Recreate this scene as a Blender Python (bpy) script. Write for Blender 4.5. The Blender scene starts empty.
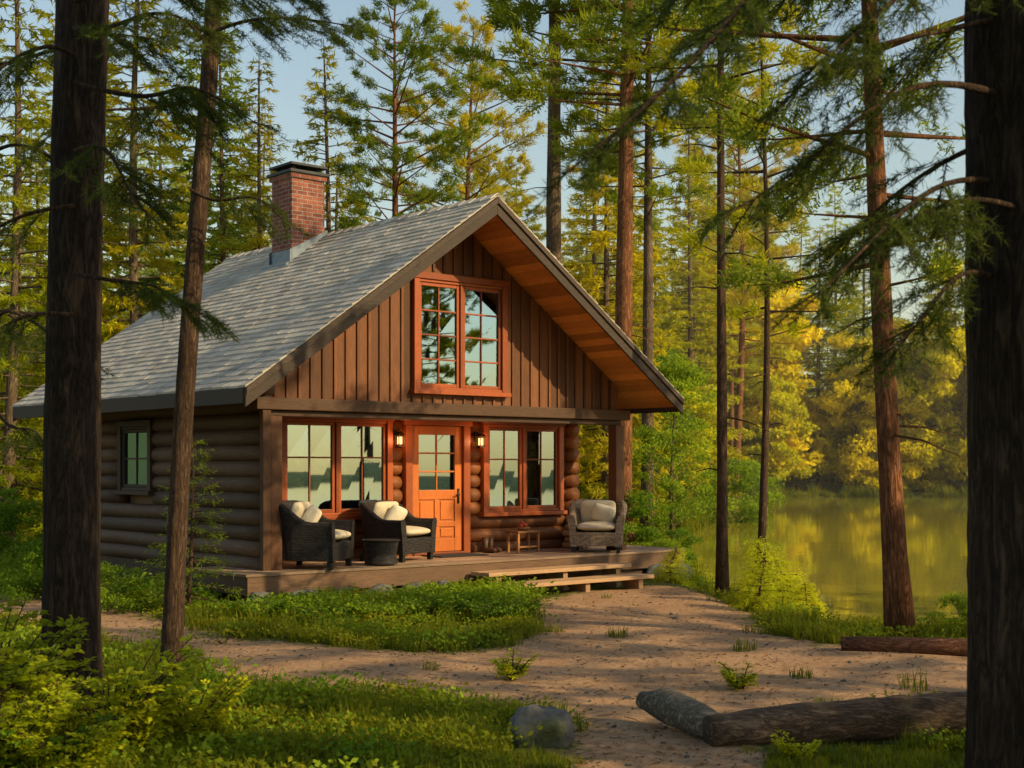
import bpy, math, random
import numpy as np
from mathutils import Vector, Matrix, noise
R0=random.Random(7)
scene=bpy.context.scene
col=scene.collection
def rad(a): return math.radians(a)

# ------------------------------------------------------------ materials
class NT:
    def __init__(s,name):
        s.m=bpy.data.materials.new(name); s.m.use_nodes=True
        s.t=s.m.node_tree; s.t.nodes.clear()
        s.out=s.n('ShaderNodeOutputMaterial')
    def n(s,typ,**k):
        nd=s.t.nodes.new(typ)
        for a,b in k.items():
            if a in ('ins',):
                for kk,vv in b.items():
                    if hasattr(vv,'is_output') : s.t.links.new(vv,nd.inputs[kk])
                    else: nd.inputs[kk].default_value=vv
            else: setattr(nd,a,b)
        return nd
    def l(s,a,b): s.t.links.new(a,b)
    def coord(s,scale=(1,1,1),kind='Object'):
        tc=s.n('ShaderNodeTexCoord')
        mp=s.n('ShaderNodeMapping',ins={'Vector':tc.outputs[kind],'Scale':scale})
        return mp.outputs[0]
    def noise(s,vec,scale=5,detail=4,rough=.55,dist=0):
        return s.n('ShaderNodeTexNoise',ins={'Vector':vec,'Scale':scale,'Detail':detail,'Roughness':rough,'Distortion':dist}).outputs[0]
    def ramp(s,fac,stops):
        r=s.n('ShaderNodeValToRGB',ins={'Fac':fac})
        e=r.color_ramp.elements
        while len(e)<len(stops): e.new(.5)
        for i,(p,c) in enumerate(stops):
            e[i].position=p; e[i].color=(c[0],c[1],c[2],1) if not isinstance(c,(int,float)) else (c,c,c,1)
        return r.outputs[0]
    def mix(s,fac,a,b,mode='MIX'):
        m=s.n('ShaderNodeMix',data_type='RGBA',blend_type=mode)
        for k,v in ((0,fac),(6,a),(7,b)):
            if hasattr(v,'is_output'): s.l(v,m.inputs[k])
            else:
                if k!=0 and not isinstance(v,(int,float)) and len(v)==3: v=(*v,1)
                if k!=0 and isinstance(v,(int,float)): v=(v,v,v,1)
                m.inputs[k].default_value=v
        return m.outputs[2]
    def math(s,op,a,b=0,c=None):
        m=s.n('ShaderNodeMath',operation=op)
        for k,v in ((0,a),(1,b)):
            if hasattr(v,'is_output'): s.l(v,m.inputs[k])
            else: m.inputs[k].default_value=v
        return m.outputs[0]
    def attr(s,name): return s.n('ShaderNodeAttribute',attribute_name=name).outputs['Fac']
    def bump(s,h,strength=.5,dist=.02):
        return s.n('ShaderNodeBump',ins={'Height':h,'Strength':strength,'Distance':dist}).outputs[0]
    def pbsdf(s,color,rough=.7,normal=None,spec=.3,metal=0):
        b=s.n('ShaderNodeBsdfPrincipled')
        if hasattr(color,'is_output'): s.l(color,b.inputs['Base Color'])
        else: b.inputs['Base Color'].default_value=(*color,1)
        if hasattr(rough,'is_output'): s.l(rough,b.inputs['Roughness'])
        else: b.inputs['Roughness'].default_value=rough
        b.inputs['Specular IOR Level'].default_value=spec
        b.inputs['Metallic'].default_value=metal
        if normal is not None: s.l(normal,b.inputs['Normal'])
        return b.outputs[0]
    def done(s,sh): s.l(sh,s.out.inputs[0]); return s.m

def wood(name,c1,c2,stretch=(1,1,1),rough=.6,bs=.4,tv=.7,sc=9):
    t=NT(name); v=t.coord(stretch)
    n1=t.noise(v,sc,6,.65,.6); n2=t.noise(v,sc*5,3,.6)
    big=t.noise(t.coord(),.9,3,.6)
    f=t.math('ADD',t.math('MULTIPLY',n1,.65),t.math('MULTIPLY',n2,.35))
    c=t.mix(t.ramp(f,[(.3,0),(.68,1)]),c1,c2)
    ti=t.attr('tint')
    k=t.math('ADD',t.math('MULTIPLY',ti,tv),1-tv/2)
    k=t.math('MULTIPLY',k,t.math('ADD',t.math('MULTIPLY',big,.7),.65))
    c=t.mix(1.0,c,k,'MULTIPLY')
    return t.done(t.pbsdf(c,rough,t.bump(f,bs,.01)))

def foliage(name,dark,light,tr=.4,hv=.05):
    t=NT(name)
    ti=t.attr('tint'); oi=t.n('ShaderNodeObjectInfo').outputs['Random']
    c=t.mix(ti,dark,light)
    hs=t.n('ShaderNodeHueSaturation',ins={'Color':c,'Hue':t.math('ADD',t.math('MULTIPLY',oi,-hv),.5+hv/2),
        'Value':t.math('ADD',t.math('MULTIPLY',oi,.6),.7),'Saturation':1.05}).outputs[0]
    a=t.pbsdf(hs,.6,spec=.12)
    b=t.n('ShaderNodeBsdfTranslucent',ins={'Color':t.mix(.4,hs,(min(1,light[0]*1.9),min(1,light[1]*1.7),light[2]*.7))}).outputs[0]
    m=t.n('ShaderNodeMixShader',ins={0:tr}); t.l(a,m.inputs[1]); t.l(b,m.inputs[2])
    return t.done(m.outputs[0])

def bark(name,c1,c2,sc=1,bs=1.0,axis=2):
    st=[1,1,1]; st[axis]=.13
    t=NT(name); v=t.coord(tuple(st)); st[axis]=.4; v2=t.coord(tuple(st))
    n=t.noise(v,15*sc,7,.62,1.2); r=t.math('SUBTRACT',1.0,t.math('ABSOLUTE',t.math('MULTIPLY',t.math('SUBTRACT',n,.5),5.0)))
    n2=t.noise(v2,34*sc,6,.7,.6); n3=t.noise(t.coord(),1.2,3)
    h=t.math('ADD',t.math('MULTIPLY',t.math('SUBTRACT',1.0,t.math('MAXIMUM',r,0)),.5),t.math('MULTIPLY',n2,.6))
    c=t.mix(t.ramp(h,[(.3,0),(.85,1)]),c1,c2)
    c=t.mix(1.0,c,t.ramp(n3,[(.3,.65),(.7,1.3)]),'MULTIPLY')
    return t.done(t.pbsdf(c,.9,t.bump(h,bs,.03),spec=.15))

M={}
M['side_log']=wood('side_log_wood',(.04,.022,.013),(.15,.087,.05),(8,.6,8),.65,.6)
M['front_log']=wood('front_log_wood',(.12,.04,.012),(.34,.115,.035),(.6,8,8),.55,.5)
M['siding']=wood('siding_wood',(.07,.025,.009),(.2,.072,.024),(7,7,.5),.6,.5,.9)
M['beam']=wood('beam_wood',(.035,.017,.009),(.11,.05,.022),(.6,8,8),.6,.5)
M['post']=wood('post_wood',(.045,.018,.007),(.13,.05,.018),(8,8,.5),.6,.5)
M['rake']=wood('rake_wood',(.026,.016,.011),(.075,.048,.032),(1,6,6),.65,.5)
M['soffit']=wood('soffit_wood',(.5,.145,.03),(.82,.31,.075),(8,.6,8),.5,.3)
M['trim']=wood('trim_wood',(.2,.042,.01),(.36,.083,.02),(5,5,2),.4,.2)
M['door']=wood('door_wood',(.38,.09,.015),(.62,.175,.032),(8,8,.7),.38,.25)
M['deck']=wood('deck_wood',(.17,.1,.062),(.43,.28,.175),(.6,9,9),.6,.4,.8)
M['deck_edge']=wood('deck_edge_wood',(.055,.027,.014),(.17,.093,.05),(.6,9,9),.65,.4)
M['step']=wood('step_wood',(.26,.14,.07),(.52,.32,.17),(.6,9,9),.6,.4)
M['inner']=wood('interior_wood',(.1,.06,.035),(.2,.125,.07),(1,1,6),.6,.1)
M['table']=wood('table_wood',(.2,.08,.03),(.4,.18,.07),(2,8,8),.5,.2)

def mat_shingle():
    t=NT('roof_shingle'); v=t.coord()
    n=t.noise(v,60,3,.7); n2=t.noise(v,1.1,4,.6); st=t.noise(t.coord((.5,3,.5)),2,4,.6)
    c=t.mix(t.attr('tint'),(.26,.225,.185),(.68,.585,.47))
    c=t.mix(1.0,c,t.ramp(n,[(.3,.7),(.7,1.2)]),'MULTIPLY')
    c=t.mix(t.ramp(n2,[(.5,0),(.75,.4)]),c,(.26,.24,.16))
    c=t.mix(t.ramp(st,[(.5,0),(.8,.45)]),c,(.22,.18,.14))
    return t.done(t.pbsdf(c,.8,t.bump(n,.4,.008),spec=.2))
M['shingle']=mat_shingle()
def mat_brick():
    t=NT('chimney_brick'); tc=t.n('ShaderNodeTexCoord')
    sp=t.n('ShaderNodeSeparateXYZ',ins={0:tc.outputs['Object']})
    cb=t.n('ShaderNodeCombineXYZ',ins={0:t.math('ADD',sp.outputs[0],sp.outputs[1]),1:sp.outputs[2]})
    b=t.n('ShaderNodeTexBrick',ins={'Vector':cb.outputs[0],'Color1':(.34,.11,.065,1),'Color2':(.17,.055,.04,1),'Mortar':(.33,.27,.23,1),
        'Scale':1.0,'Mortar Size':.008,'Mortar Smooth':.3,'Bias':0,'Brick Width':.21,'Row Height':.073})
    n=t.noise(tc.outputs['Object'],30,4,.6); n2=t.noise(tc.outputs['Object'],2.5,3)
    c=t.mix(1.0,b.outputs[0],t.ramp(n,[(.3,.7),(.7,1.25)]),'MULTIPLY')
    c=t.mix(1.0,c,t.ramp(n2,[(.3,.65),(.7,1.2)]),'MULTIPLY')
    h=t.math('SUBTRACT',t.math('MULTIPLY',n,.4),b.outputs[1])
    return t.done(t.pbsdf(c,.85,t.bump(h,.8,.012),spec=.2))
M['brick']=mat_brick()
def simple(name,c,rough=.7,ns=20,amt=.35,bs=.2,metal=0,spec=.3):
    t=NT(name); v=t.coord(); n=t.noise(v,ns,5,.65)
    cc=t.mix(1.0,c,t.ramp(n,[(.25,1-amt),(.75,1+amt)]),'MULTIPLY')
    return t.done(t.pbsdf(cc,rough,t.bump(n,bs,.01),spec=spec,metal=metal))
M['metal']=simple('flashing_metal',(.14,.17,.21),.45,8,.3,.05,.6)
M['cap']=simple('chimney_cap_metal',(.04,.04,.04),.55,8,.3,.05,.3)
M['dark']=simple('dark_metal',(.015,.013,.012),.5)
M['cush']=simple('cushion_fabric',(.58,.49,.35),.95,60,.12,.25)
M['cush2']=simple('pillow_fabric',(.64,.57,.45),.95,40,.15,.25)
M['mat']=simple('doormat_fibre',(.035,.03,.028),1,80,.5,.6)
M['leather']=simple('boot_leather',(.07,.03,.015),.5)
M['fruit']=simple('fruit_skin',(.35,.05,.02),.4)
M['curtain']=simple('curtain_fabric',(.45,.38,.28),.95,10,.15,.1)
def mat_wicker(name,c):
    t=NT(name); tc=t.n('ShaderNodeTexCoord')
    sp=t.n('ShaderNodeSeparateXYZ',ins={0:tc.outputs['Object']})
    cb=t.n('ShaderNodeCombineXYZ',ins={0:t.math('ADD',sp.outputs[0],sp.outputs[1]),1:sp.outputs[2]})
    b=t.n('ShaderNodeTexBrick',ins={'Vector':cb.outputs[0],'Color1':(*[x*1.5 for x in c],1),'Color2':(*[x*.7 for x in c],1),'Mortar':(*[x*.2 for x in c],1),
        'Scale':1.0,'Mortar Size':.004,'Mortar Smooth':.8,'Bias':0,'Brick Width':.045,'Row Height':.02})
    h=t.math('SUBTRACT',1.0,b.outputs[1])
    return t.done(t.pbsdf(b.outputs[0],.55,t.bump(h,.9,.012),spec=.3))
M['wick_d']=mat_wicker('dark_wicker',(.036,.03,.027))
M['wick_l']=mat_wicker('natural_wicker',(.33,.24,.16))
def mat_rock():
    t=NT('rock_stone'); v=t.coord(); n=t.noise(v,9,8,.7,.3); n2=t.noise(v,2.2,4); 
    c=t.ramp(n,[(.25,(.06,.058,.052)),(.55,(.16,.152,.135)),(.8,(.29,.27,.235))])
    c=t.mix(t.ramp(n2,[(.5,0),(.62,.8)]),c,(.06,.075,.02))
    return t.done(t.pbsdf(c,.9,t.bump(n,.8,.04),spec=.2))
M['rock']=mat_rock()
def mat_glass():
    t=NT('window_glass')
    fr=t.n('ShaderNodeFresnel',ins={'IOR':1.5}).outputs[0]
    f=t.math('MINIMUM',t.math('ADD',t.math('MULTIPLY',fr,1.2),.42),.95)
    tr=t.n('ShaderNodeBsdfTransparent',ins={'Color':(.7,.76,.78,1)}); gl=t.n('ShaderNodeBsdfGlossy',ins={'Color':(.36,.56,.74,1),'Roughness':.015})
    m=t.n('ShaderNodeMixShader',ins={0:f}); t.l(tr.outputs[0],m.inputs[1]); t.l(gl.outputs[0],m.inputs[2])
    return t.done(m.outputs[0])
M['glass']=mat_glass()
def mat_emit(name,c,s):
    t=NT(name); e=t.n('ShaderNodeEmission',ins={'Color':(*c,1),'Strength':s}); return t.done(e.outputs[0])
M['lamp']=mat_emit('lantern_glow',(1,.42,.13),4)
M['bark_d']=bark('dark_bark',(.017,.011,.008),(.095,.063,.042))
M['bark_m']=bark('slim_bark',(.042,.024,.015),(.2,.12,.072),1.6)
M['bark_r']=bark('red_pine_bark',(.09,.038,.018),(.44,.185,.08),1.1)
M['bark_g']=bark('grey_bark',(.08,.054,.036),(.32,.22,.14),1.1)
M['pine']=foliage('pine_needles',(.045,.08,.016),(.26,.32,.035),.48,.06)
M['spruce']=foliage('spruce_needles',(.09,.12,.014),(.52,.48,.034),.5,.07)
M['far']=foliage('haze_paled_needles',(.17,.22,.04),(.62,.62,.075),.5,.07)  # distance haze put into the colour: paler needle tones for remote trees
M['gold']=foliage('golden_leaves',(.42,.36,.018),(.95,.8,.04),.48,.04)
M['green']=foliage('green_leaves',(.06,.12,.016),(.27,.38,.036),.46,.05)
M['yellowgreen']=foliage('yellow_green_leaves',(.14,.17,.015),(.6,.62,.045),.5,.04)
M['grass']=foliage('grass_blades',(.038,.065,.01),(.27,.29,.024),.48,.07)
M['bough']=foliage('bough_needles',(.018,.034,.011),(.105,.14,.026),.46,.03)
M['litter']=foliage('dead_leaves',(.12,.055,.022),(.36,.21,.09),.2,.04)

def mat_ground():
    t=NT('forest_ground'); v=t.coord()
    ds=t.attr('dirt')
    n1=t.noise(v,.9,6,.65); n2=t.noise(v,14,6,.7); n3=t.noise(v,70,4,.7); n4=t.noise(v,3.2,5,.6)
    vo=t.n('ShaderNodeTexVoronoi',ins={'Vector':v,'Scale':38}); 
    d=t.math('ADD',ds,t.math('ADD',t.math('MULTIPLY',t.math('SUBTRACT',n4,.5),1.6),t.math('MULTIPLY',t.math('SUBTRACT',n2,.5),.8)))
    mask=t.ramp(d,[(0.0,0),(.35,1)])
    dirt=t.ramp(n2,[(.25,(.22,.115,.058)),(.5,(.48,.28,.15)),(.75,(.68,.44,.25))])
    dirt=t.mix(t.ramp(n1,[(.35,0),(.65,.5)]),dirt,(.3,.165,.085))
    dirt=t.mix(t.ramp(n3,[(.55,0),(.7,.6)]),dirt,(.13,.065,.03))
    peb=t.ramp(vo.outputs['Distance'],[(.12,1),(.22,0)])
    dirt=t.mix(t.math('MULTIPLY',peb,.5),dirt,t.mix(vo.outputs['Color'],(.24,.145,.08),(.6,.44,.3)))
    gr=t.ramp(n2,[(.3,(.05,.055,.013)),(.6,(.12,.145,.022)),(.8,(.21,.19,.045))])
    c=t.mix(mask,gr,dirt)
    h=t.math('ADD',t.math('ADD',n2,t.math('MULTIPLY',n3,.5)),t.math('MULTIPLY',peb,.4))
    return t.done(t.pbsdf(c,.95,t.bump(h,.8,.035),spec=.1))
M['ground']=mat_ground()
def mat_water():
    t=NT('lake_water'); v=t.coord((1,1,1))
    n=t.noise(v,1.6,3,.5); n2=t.noise(t.coord((.6,1,1)),.25,2,.5)
    h=t.math('ADD',n,t.math('MULTIPLY',n2,2))
    b=t.n('ShaderNodeBsdfPrincipled',ins={'Base Color':(.32,.27,.025,1),'Roughness':.03,'IOR':1.6,'Specular IOR Level':1.0})
    t.l(t.bump(h,.06,.05),b.inputs['Normal'])
    return t.done(b.outputs[0])
M['water']=mat_water()

# ------------------------------------------------------------ mesh builder
class MB:
    def __init__(s): s.v=[];s.f=[];s.m=[];s.t=[]
    def add(s,vs,fs,mat=0,tint=.5):
        o=len(s.v); s.v.extend([tuple(v) for v in vs]); s.f.extend([tuple(i+o for i in f) for f in fs])
        s.m.extend([mat]*len(fs)); s.t.extend([tint]*len(vs) if isinstance(tint,(int,float)) else list(tint))
    def hexa(s,p,mat=0,tint=None):
        s.add(p,[(0,3,2,1),(4,5,6,7),(0,1,5,4),(1,2,6,5),(2,3,7,6),(3,0,4,7)],mat,R0.random() if tint is None else tint)
    def box(s,x0,x1,y0,y1,z0,z1,mat=0,tint=None):
        s.hexa([(x0,y0,z0),(x1,y0,z0),(x1,y1,z0),(x0,y1,z0),(x0,y0,z1),(x1,y0,z1),(x1,y1,z1),(x0,y1,z1)],mat,tint)
    def qprism(s,x0,x1,zb0,zb1,zt0,zt1,y0,y1,mat=0,tint=None):
        s.hexa([(x0,y0,zb0),(x1,y0,zb1),(x1,y1,zb1),(x0,y1,zb0),(x0,y0,zt0),(x1,y0,zt1),(x1,y1,zt1),(x0,y1,zt0)],mat,tint)
    def tube(s,pts,rs,seg=10,mat=0,tint=None,cap=True,rn=0,nf=3):
        pts=[Vector(p) for p in pts]; n=len(pts); vs=[];fs=[]
        up=Vector((0,0,1)); d0=(pts[-1]-pts[0]).normalized()
        if abs(d0.dot(up))>.9: up=Vector((0,1,0))
        for i,p in enumerate(pts):
            d=(pts[min(i+1,n-1)]-pts[max(i-1,0)]).normalized()
            a=d.cross(up).normalized(); b=a.cross(d)
            for k in range(seg):
                th=2*math.pi*k/seg
                dirv=a*math.cos(th)+b*math.sin(th); r=rs[i]
                if rn: r*=1+rn*noise.noise((p+dirv*rs[i])*nf)
                vs.append(p+dirv*r)
        for i in range(n-1):
            for k in range(seg):
                k2=(k+1)%seg
                fs.append((i*seg+k,i*seg+k2,(i+1)*seg+k2,(i+1)*seg+k))
        if cap:
            fs.append(tuple(range(seg))[::-1]); fs.append(tuple((n-1)*seg+k for k in range(seg)))
        s.add(vs,fs,mat,R0.random() if tint is None else tint)
    def pillow(s,c,size,rot=None,mat=0,e=.45,seg=20,rings=12):
        vs=[];fs=[]
        def sp(x,e): return math.copysign(abs(x)**e,x)
        rot=rot or Matrix.Identity(3)
        for i in range(rings+1):
            ph=-math.pi/2+math.pi*i/rings
            for k in range(seg):
                th=2*math.pi*k/seg
                x=sp(math.cos(ph),.8)*sp(math.cos(th),e); y=sp(math.cos(ph),.8)*sp(math.sin(th),e); z=sp(math.sin(ph),.8)
                p=Vector((x*size[0]/2,y*size[1]/2,z*size[2]/2*(1-.25*(x*x+y*y)/2)))
                vs.append(Vector(c)+rot@p)
        for i in range(rings):
            for k in range(seg):
                k2=(k+1)%seg; fs.append((i*seg+k,i*seg+k2,(i+1)*seg+k2,(i+1)*seg+k))
        s.add(vs,fs,mat,.5)
    def obj(s,name,mats,parent=None,smooth=False,bevel=0,link=True):
        me=bpy.data.meshes.new(name); me.from_pydata(s.v,[],s.f)
        for m in mats: me.materials.append(M[m] if isinstance(m,str) else m)
        me.polygons.foreach_set('material_index',s.m)
        a=me.attributes.new('tint','FLOAT','POINT'); a.data.foreach_set('value',s.t)
        if smooth: me.polygons.foreach_set('use_smooth',[True]*len(s.f))
        me.update(); ob=bpy.data.objects.new(name,me)
        if link: col.objects.link(ob)
        if parent: ob.parent=parent
        if bevel:
            b=ob.modifiers.new('bevel','BEVEL'); b.width=bevel; b.segments=2; b.limit_method='ANGLE'
        return ob
def empty(name,loc=(0,0,0),rz=0,parent=None,s=1):
    e=bpy.data.objects.new(name,None); e.location=loc; e.rotation_euler=(0,0,rz); e.scale=(s,s,s); col.objects.link(e); e.empty_display_size=.1
    if parent: e.parent=parent
    return e

# ------------------------------------------------------------ terrain
LAKE=np.array([(5.0,42),(4.5,33),(3.9,26.3),(4.1,22.6),(4.5,19.9),(5.1,17.8),(6.6,16.9),(9,19.5),(14,21.8),(22,21.5),(27,14),(40,3),(80,-12),(130,-18),(130,30),(95,70),(80,95),(60,100),(32,96),(22.8,98),(14.3,91),(10.2,70),(7.0,52)],float)
DIRT=np.array([(-8.2,21.7),(-5.5,19.1),(-3.2,15.7),(-1.4,14.6),(-.1,15),(.35,16.4),(.1,18.2),(.3,20.2),(1.2,22),(2.6,22.8),(3.2,21.5),(3.2,18.5),(3.1,16.1),(3.56,14.8),(4.75,14.8),(9,14),(9,10.6),(4.1,11.0),(2.2,10.6),(1.7,9),(1.5,5),(.1,5),(.3,9),(.3,10.7),(-.7,11.5),(-2.5,11.9),(-3.5,14),(-6.4,17),(-9,18),(-16,22),(-16,27),(-10,23)],float)
def sdist(P,poly):
    P=np.asarray(P,float); d=np.full(len(P),1e9); ins=np.zeros(len(P),bool)
    n=len(poly)
    for i in range(n):
        a=poly[i];b=poly[(i+1)%n]; ab=b-a
        t=np.clip(((P-a)@ab)/(ab@ab),0,1); q=a+t[:,None]*ab
        d=np.minimum(d,np.hypot(*(P-q).T))
        c=((a[1]>P[:,1])!=(b[1]>P[:,1]))
        with np.errstate(divide='ignore',invalid='ignore'):
            xi=(b[0]-a[0])*(P[:,1]-a[1])/(b[1]-a[1]+1e-12)+a[0]
        ins^=(c&(P[:,0]<xi))
    return np.where(ins,-d,d)
def sstep(x): x=np.clip(x,0,1); return x*x*(3-2*x)
def height(P):
    P=np.atleast_2d(np.asarray(P,float)); x,y=P[:,0],P[:,1]
    sl=sdist(P,LAKE)
    z=.03*np.sin(x*.9+1)*np.cos(y*.7)+.02*np.sin(x*2.3+y*1.7)
    dl=np.hypot(x,y-15); z=z+.15*sstep((dl-18)/30)*np.sin(x*.13)*np.cos(y*.11)
    z=z+14*sstep((dl-100)/180)*sstep((y+10)/60)
    bank=sstep(sl/1.6)
    z=np.where(sl<0,-.36-.5*sstep(-sl/3),-.36*(1-bank)+z*bank)
    return z
def hz(x,y): return float(height([(x,y)])[0])
N=320; u=np.linspace(-1,1,N); w=np.sign(u)*4.0*(np.exp(4.5*np.abs(u))-1)
gx,gy=np.meshgrid(w,w+15); P=np.stack([gx.ravel(),gy.ravel()],1)
Z=height(P); sd=np.clip(-sdist(P,DIRT)*1.0+.15,-1.5,1.5)
V=np.column_stack([P,Z]); idx=np.arange(N*N).reshape(N,N)
F=np.stack([idx[:-1,:-1],idx[:-1,1:],idx[1:,1:],idx[1:,:-1]],-1).reshape(-1,4)
me=bpy.data.meshes.new('ground'); me.from_pydata(V.tolist(),[],F.tolist()); me.materials.append(M['ground'])
a=me.attributes.new('dirt','FLOAT','POINT'); a.data.foreach_set('value',sd.astype(np.float32))
me.polygons.foreach_set('use_smooth',[True]*len(F))
ground=bpy.data.objects.new('ground',me); col.objects.link(ground)
mb=MB(); mb.add([(3.2,-26,-.3),(136,-26,-.3),(136,108,-.3),(3.2,108,-.3)],[(0,1,2,3)]); mb.obj('lake_water',['water'])

# ------------------------------------------------------------ cabin
ang=math.atan2(.652,.758)
cabin=empty('log_cabin',(-3.57,19.5,0),ang)
def L2W(x,y): return (-3.57+.758*x-.652*y, 19.5+.652*x+.758*y)
def W2L(X,Y): dx,dy=X+3.57,Y-19.5; return (.758*dx+.652*dy, -.652*dx+.758*dy)
xr,zr=3.5,6.14; sl=.708; ZE=2.97
xl,xR=-.85,7.7
def ztop(x): return zr-sl*abs(x-xr)
Wd,Dp,rc=7.16,7.1,1.1
LW=[(.95,3.0,1.19,2.74)]; RWn=(5.0,6.82,1.17,2.72); DR=(3.3,4.66,.5,2.76)
ops=[LW[0],DR,RWn]
def logrow(mb,axis,fixed,a0,a1,zlist,r,holes,mat=0):
    for z in zlist:
        segs=[(a0,a1)]
        for h in holes:
            if z+r*.6>h[2] and z-r*.6<h[3]:
                ns=[]
                for s_,e_ in segs:
                    if h[0]>s_ and h[1]<e_: ns+= [(s_,h[0]),(h[1],e_)]
                    elif h[0]<=s_<h[1]: ns.append((h[1],e_))
                    elif h[0]<e_<=h[1]: ns.append((s_,h[0]))
                    else: ns.append((s_,e_))
                segs=ns
        for s_,e_ in segs:
            if e_-s_<.02: continue
            n=max(2,int((e_-s_)/.5)+1); pts=[];rs=[]
            ph=R0.random()*10
            for i in range(n):
                q=s_+(e_-s_)*i/(n-1); dz=.008*math.sin(q*1.7+ph)
                pts.append((q,fixed,z+dz) if axis=='x' else (fixed,q,z+dz)); rs.append(r*(1+.04*math.sin(q*1.1+ph*2)))
            mb.tube(pts,rs,14,mat)
zl=[.55+.232*i for i in range(13)]
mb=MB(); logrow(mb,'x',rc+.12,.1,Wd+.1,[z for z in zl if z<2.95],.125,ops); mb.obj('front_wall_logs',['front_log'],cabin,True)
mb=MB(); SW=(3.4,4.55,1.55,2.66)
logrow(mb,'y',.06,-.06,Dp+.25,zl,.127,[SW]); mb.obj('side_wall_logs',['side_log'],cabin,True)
mb=MB(); logrow(mb,'y',Wd-.1,rc-.12,Dp+.25,zl,.125,[(1.9,3.6,1.1,2.6)]); mb.obj('lakeside_wall_logs',['front_log'],cabin,True)
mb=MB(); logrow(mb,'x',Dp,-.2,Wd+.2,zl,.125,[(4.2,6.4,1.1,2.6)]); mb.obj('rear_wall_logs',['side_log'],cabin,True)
mb=MB()
def wallx(y0,y1,x0,x1,z0,z1,holes):
    xs=sorted(set([x0,x1]+[h[0] for h in holes]+[h[1] for h in holes]))
    for a_,b_ in zip(xs[:-1],xs[1:]):
        h=[h for h in holes if h[0]<=a_+1e-6 and h[1]>=b_-1e-6]
        if h:
            if h[0][2]>z0+.06: mb.box(a_,b_,y0,y1,z0,h[0][2],0,.5)
            mb.box(a_,b_,y0,y1,h[0][3],z1,0,.5)
        else: mb.box(a_,b_,y0,y1,z0,z1,0,.5)
def wally(x0,x1,y0,y1,z0,z1,holes):
    ys=sorted(set([y0,y1]+[h[0] for h in holes]+[h[1] for h in holes]))
    for a_,b_ in zip(ys[:-1],ys[1:]):
        h=[h for h in holes if h[0]<=a_+1e-6 and h[1]>=b_-1e-6]
        if h:
            mb.box(x0,x1,a_,b_,z0,h[0][2],0,.5); mb.box(x0,x1,a_,b_,h[0][3],z1,0,.5)
        else: mb.box(x0,x1,a_,b_,z0,z1,0,.5)
wallx(rc+.13,rc+.2,.2,Wd-.2,.46,2.84,ops)
wallx(Dp-.08,Dp-.01,.2,Wd-.2,.46,2.84,[(4.2,6.4,1.1,2.6)])
wally(.13,.2,rc+.2,Dp-.08,.46,2.84,[SW])
wally(Wd-.2,Wd-.13,rc+.2,Dp-.08,.46,2.84,[(1.9,3.6,1.1,2.6)])
mb.box(.13,Wd-.13,rc+.13,Dp-.01,.38,.458,0,.3); mb.box(.13,Wd-.13,rc+.13,Dp-.01,2.842,2.9,0,.6)
mb.obj('interior_walls',['inner'],cabin)
def zund(x): return ztop(x)-.17
GW=(2.65,4.55,3.16,4.93)
mb=MB()
def gable(y0,y1,yb,win,x0=0.0,x1=Wd):
    wd=.205; x=x0; xs=[]
    while x<x1-1e-6:
        xe=min(x+wd,x1); xs.append((x,xe)); x=xe
    for a_,b_ in xs:
        parts=[(a_,b_)]
        for brk in ([xr]+([win[0],win[1]] if win else [])):
            pp=[]
            for p,q in parts:
                if p<brk-1e-4 and brk+1e-4<q: pp+=[(p,brk),(brk,q)]
                else: pp.append((p,q))
            parts=pp
        tt=R0.random()
        for p,q in parts:
            if win and p>=win[0]-1e-4 and q<=win[1]+1e-4:
                mb.box(p,q,y0,y1,2.9,win[2],0,tt); mb.qprism(p,q,win[3],win[3],zund(p),zund(q),y0,y1,0,tt)
            else: mb.qprism(p,q,2.9,2.9,zund(p),zund(q),y0,y1,0,tt)
    if yb is not None:
        for a_,b_ in xs[1:]:
            p,q=a_-.024,a_+.024; tt=R0.random()
            zt=min(zund(p),zund(q))
            if win and q>win[0]-.1 and p<win[1]+.1:
                mb.box(p,q,yb,y0-.0,2.97,win[2]-.09,0,tt); mb.box(p,q,yb,y0,win[3]+.12,zt,0,tt)
            else: mb.box(p,q,yb,y0,2.97,zt,0,tt)
gable(0,.03,-.026,GW); gable(Dp+.1,Dp+.13,None,None)
mb.obj('gable_siding',['siding'],cabin,False,.004)
mb=MB(); mb.box(.14,.2,0.031,Dp,3.3,3.5,0,.4); mb.box(Wd-.03,Wd,0.031,rc,2.9,3.3,0,.4); mb.box(Wd-.2,Wd-.1,rc,Dp,3.2,3.4,0,.4)
for i in range(8): mb.box(.1,Wd-.035,.04+i*.13,.165+i*.13,2.865,2.885,1)
mb.obj('porch_ceiling',['siding','soffit'],cabin)
mb=MB(); mb.box(2.2,5.0,1.6,1.65,3.0,5.0,0,.2); mb.box(2.2,5.0,.04,1.6,2.95,2.98,0,.2); mb.obj('attic_interior',['inner'],cabin)
mb=MB(); mb.box(-.16,Wd+.2,-.14,.06,2.79,2.968,0,.6); mb.box(-.02,Wd+.04,-.06,.05,2.70,2.787,0,.2); mb.box(Wd-.1,Wd+.08,.062,rc-.02,2.74,2.86,0,.4)
mb.obj('porch_beam',['beam'],cabin,False,.012)
mb=MB(); mb.box(.08,.27,-.11,.08,.5,2.70,0,.5); mb.box(Wd-.14,Wd+.06,-.12,.08,.5,2.70,0,.9); mb.box(Wd-.17,Wd+.09,-.15,.11,.502,.62,0,.6); mb.box(-.08,.06,-.16,-.07,.3,2.78,0,.2)
mb.obj('porch_posts',['post'],cabin,False,.012)
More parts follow.
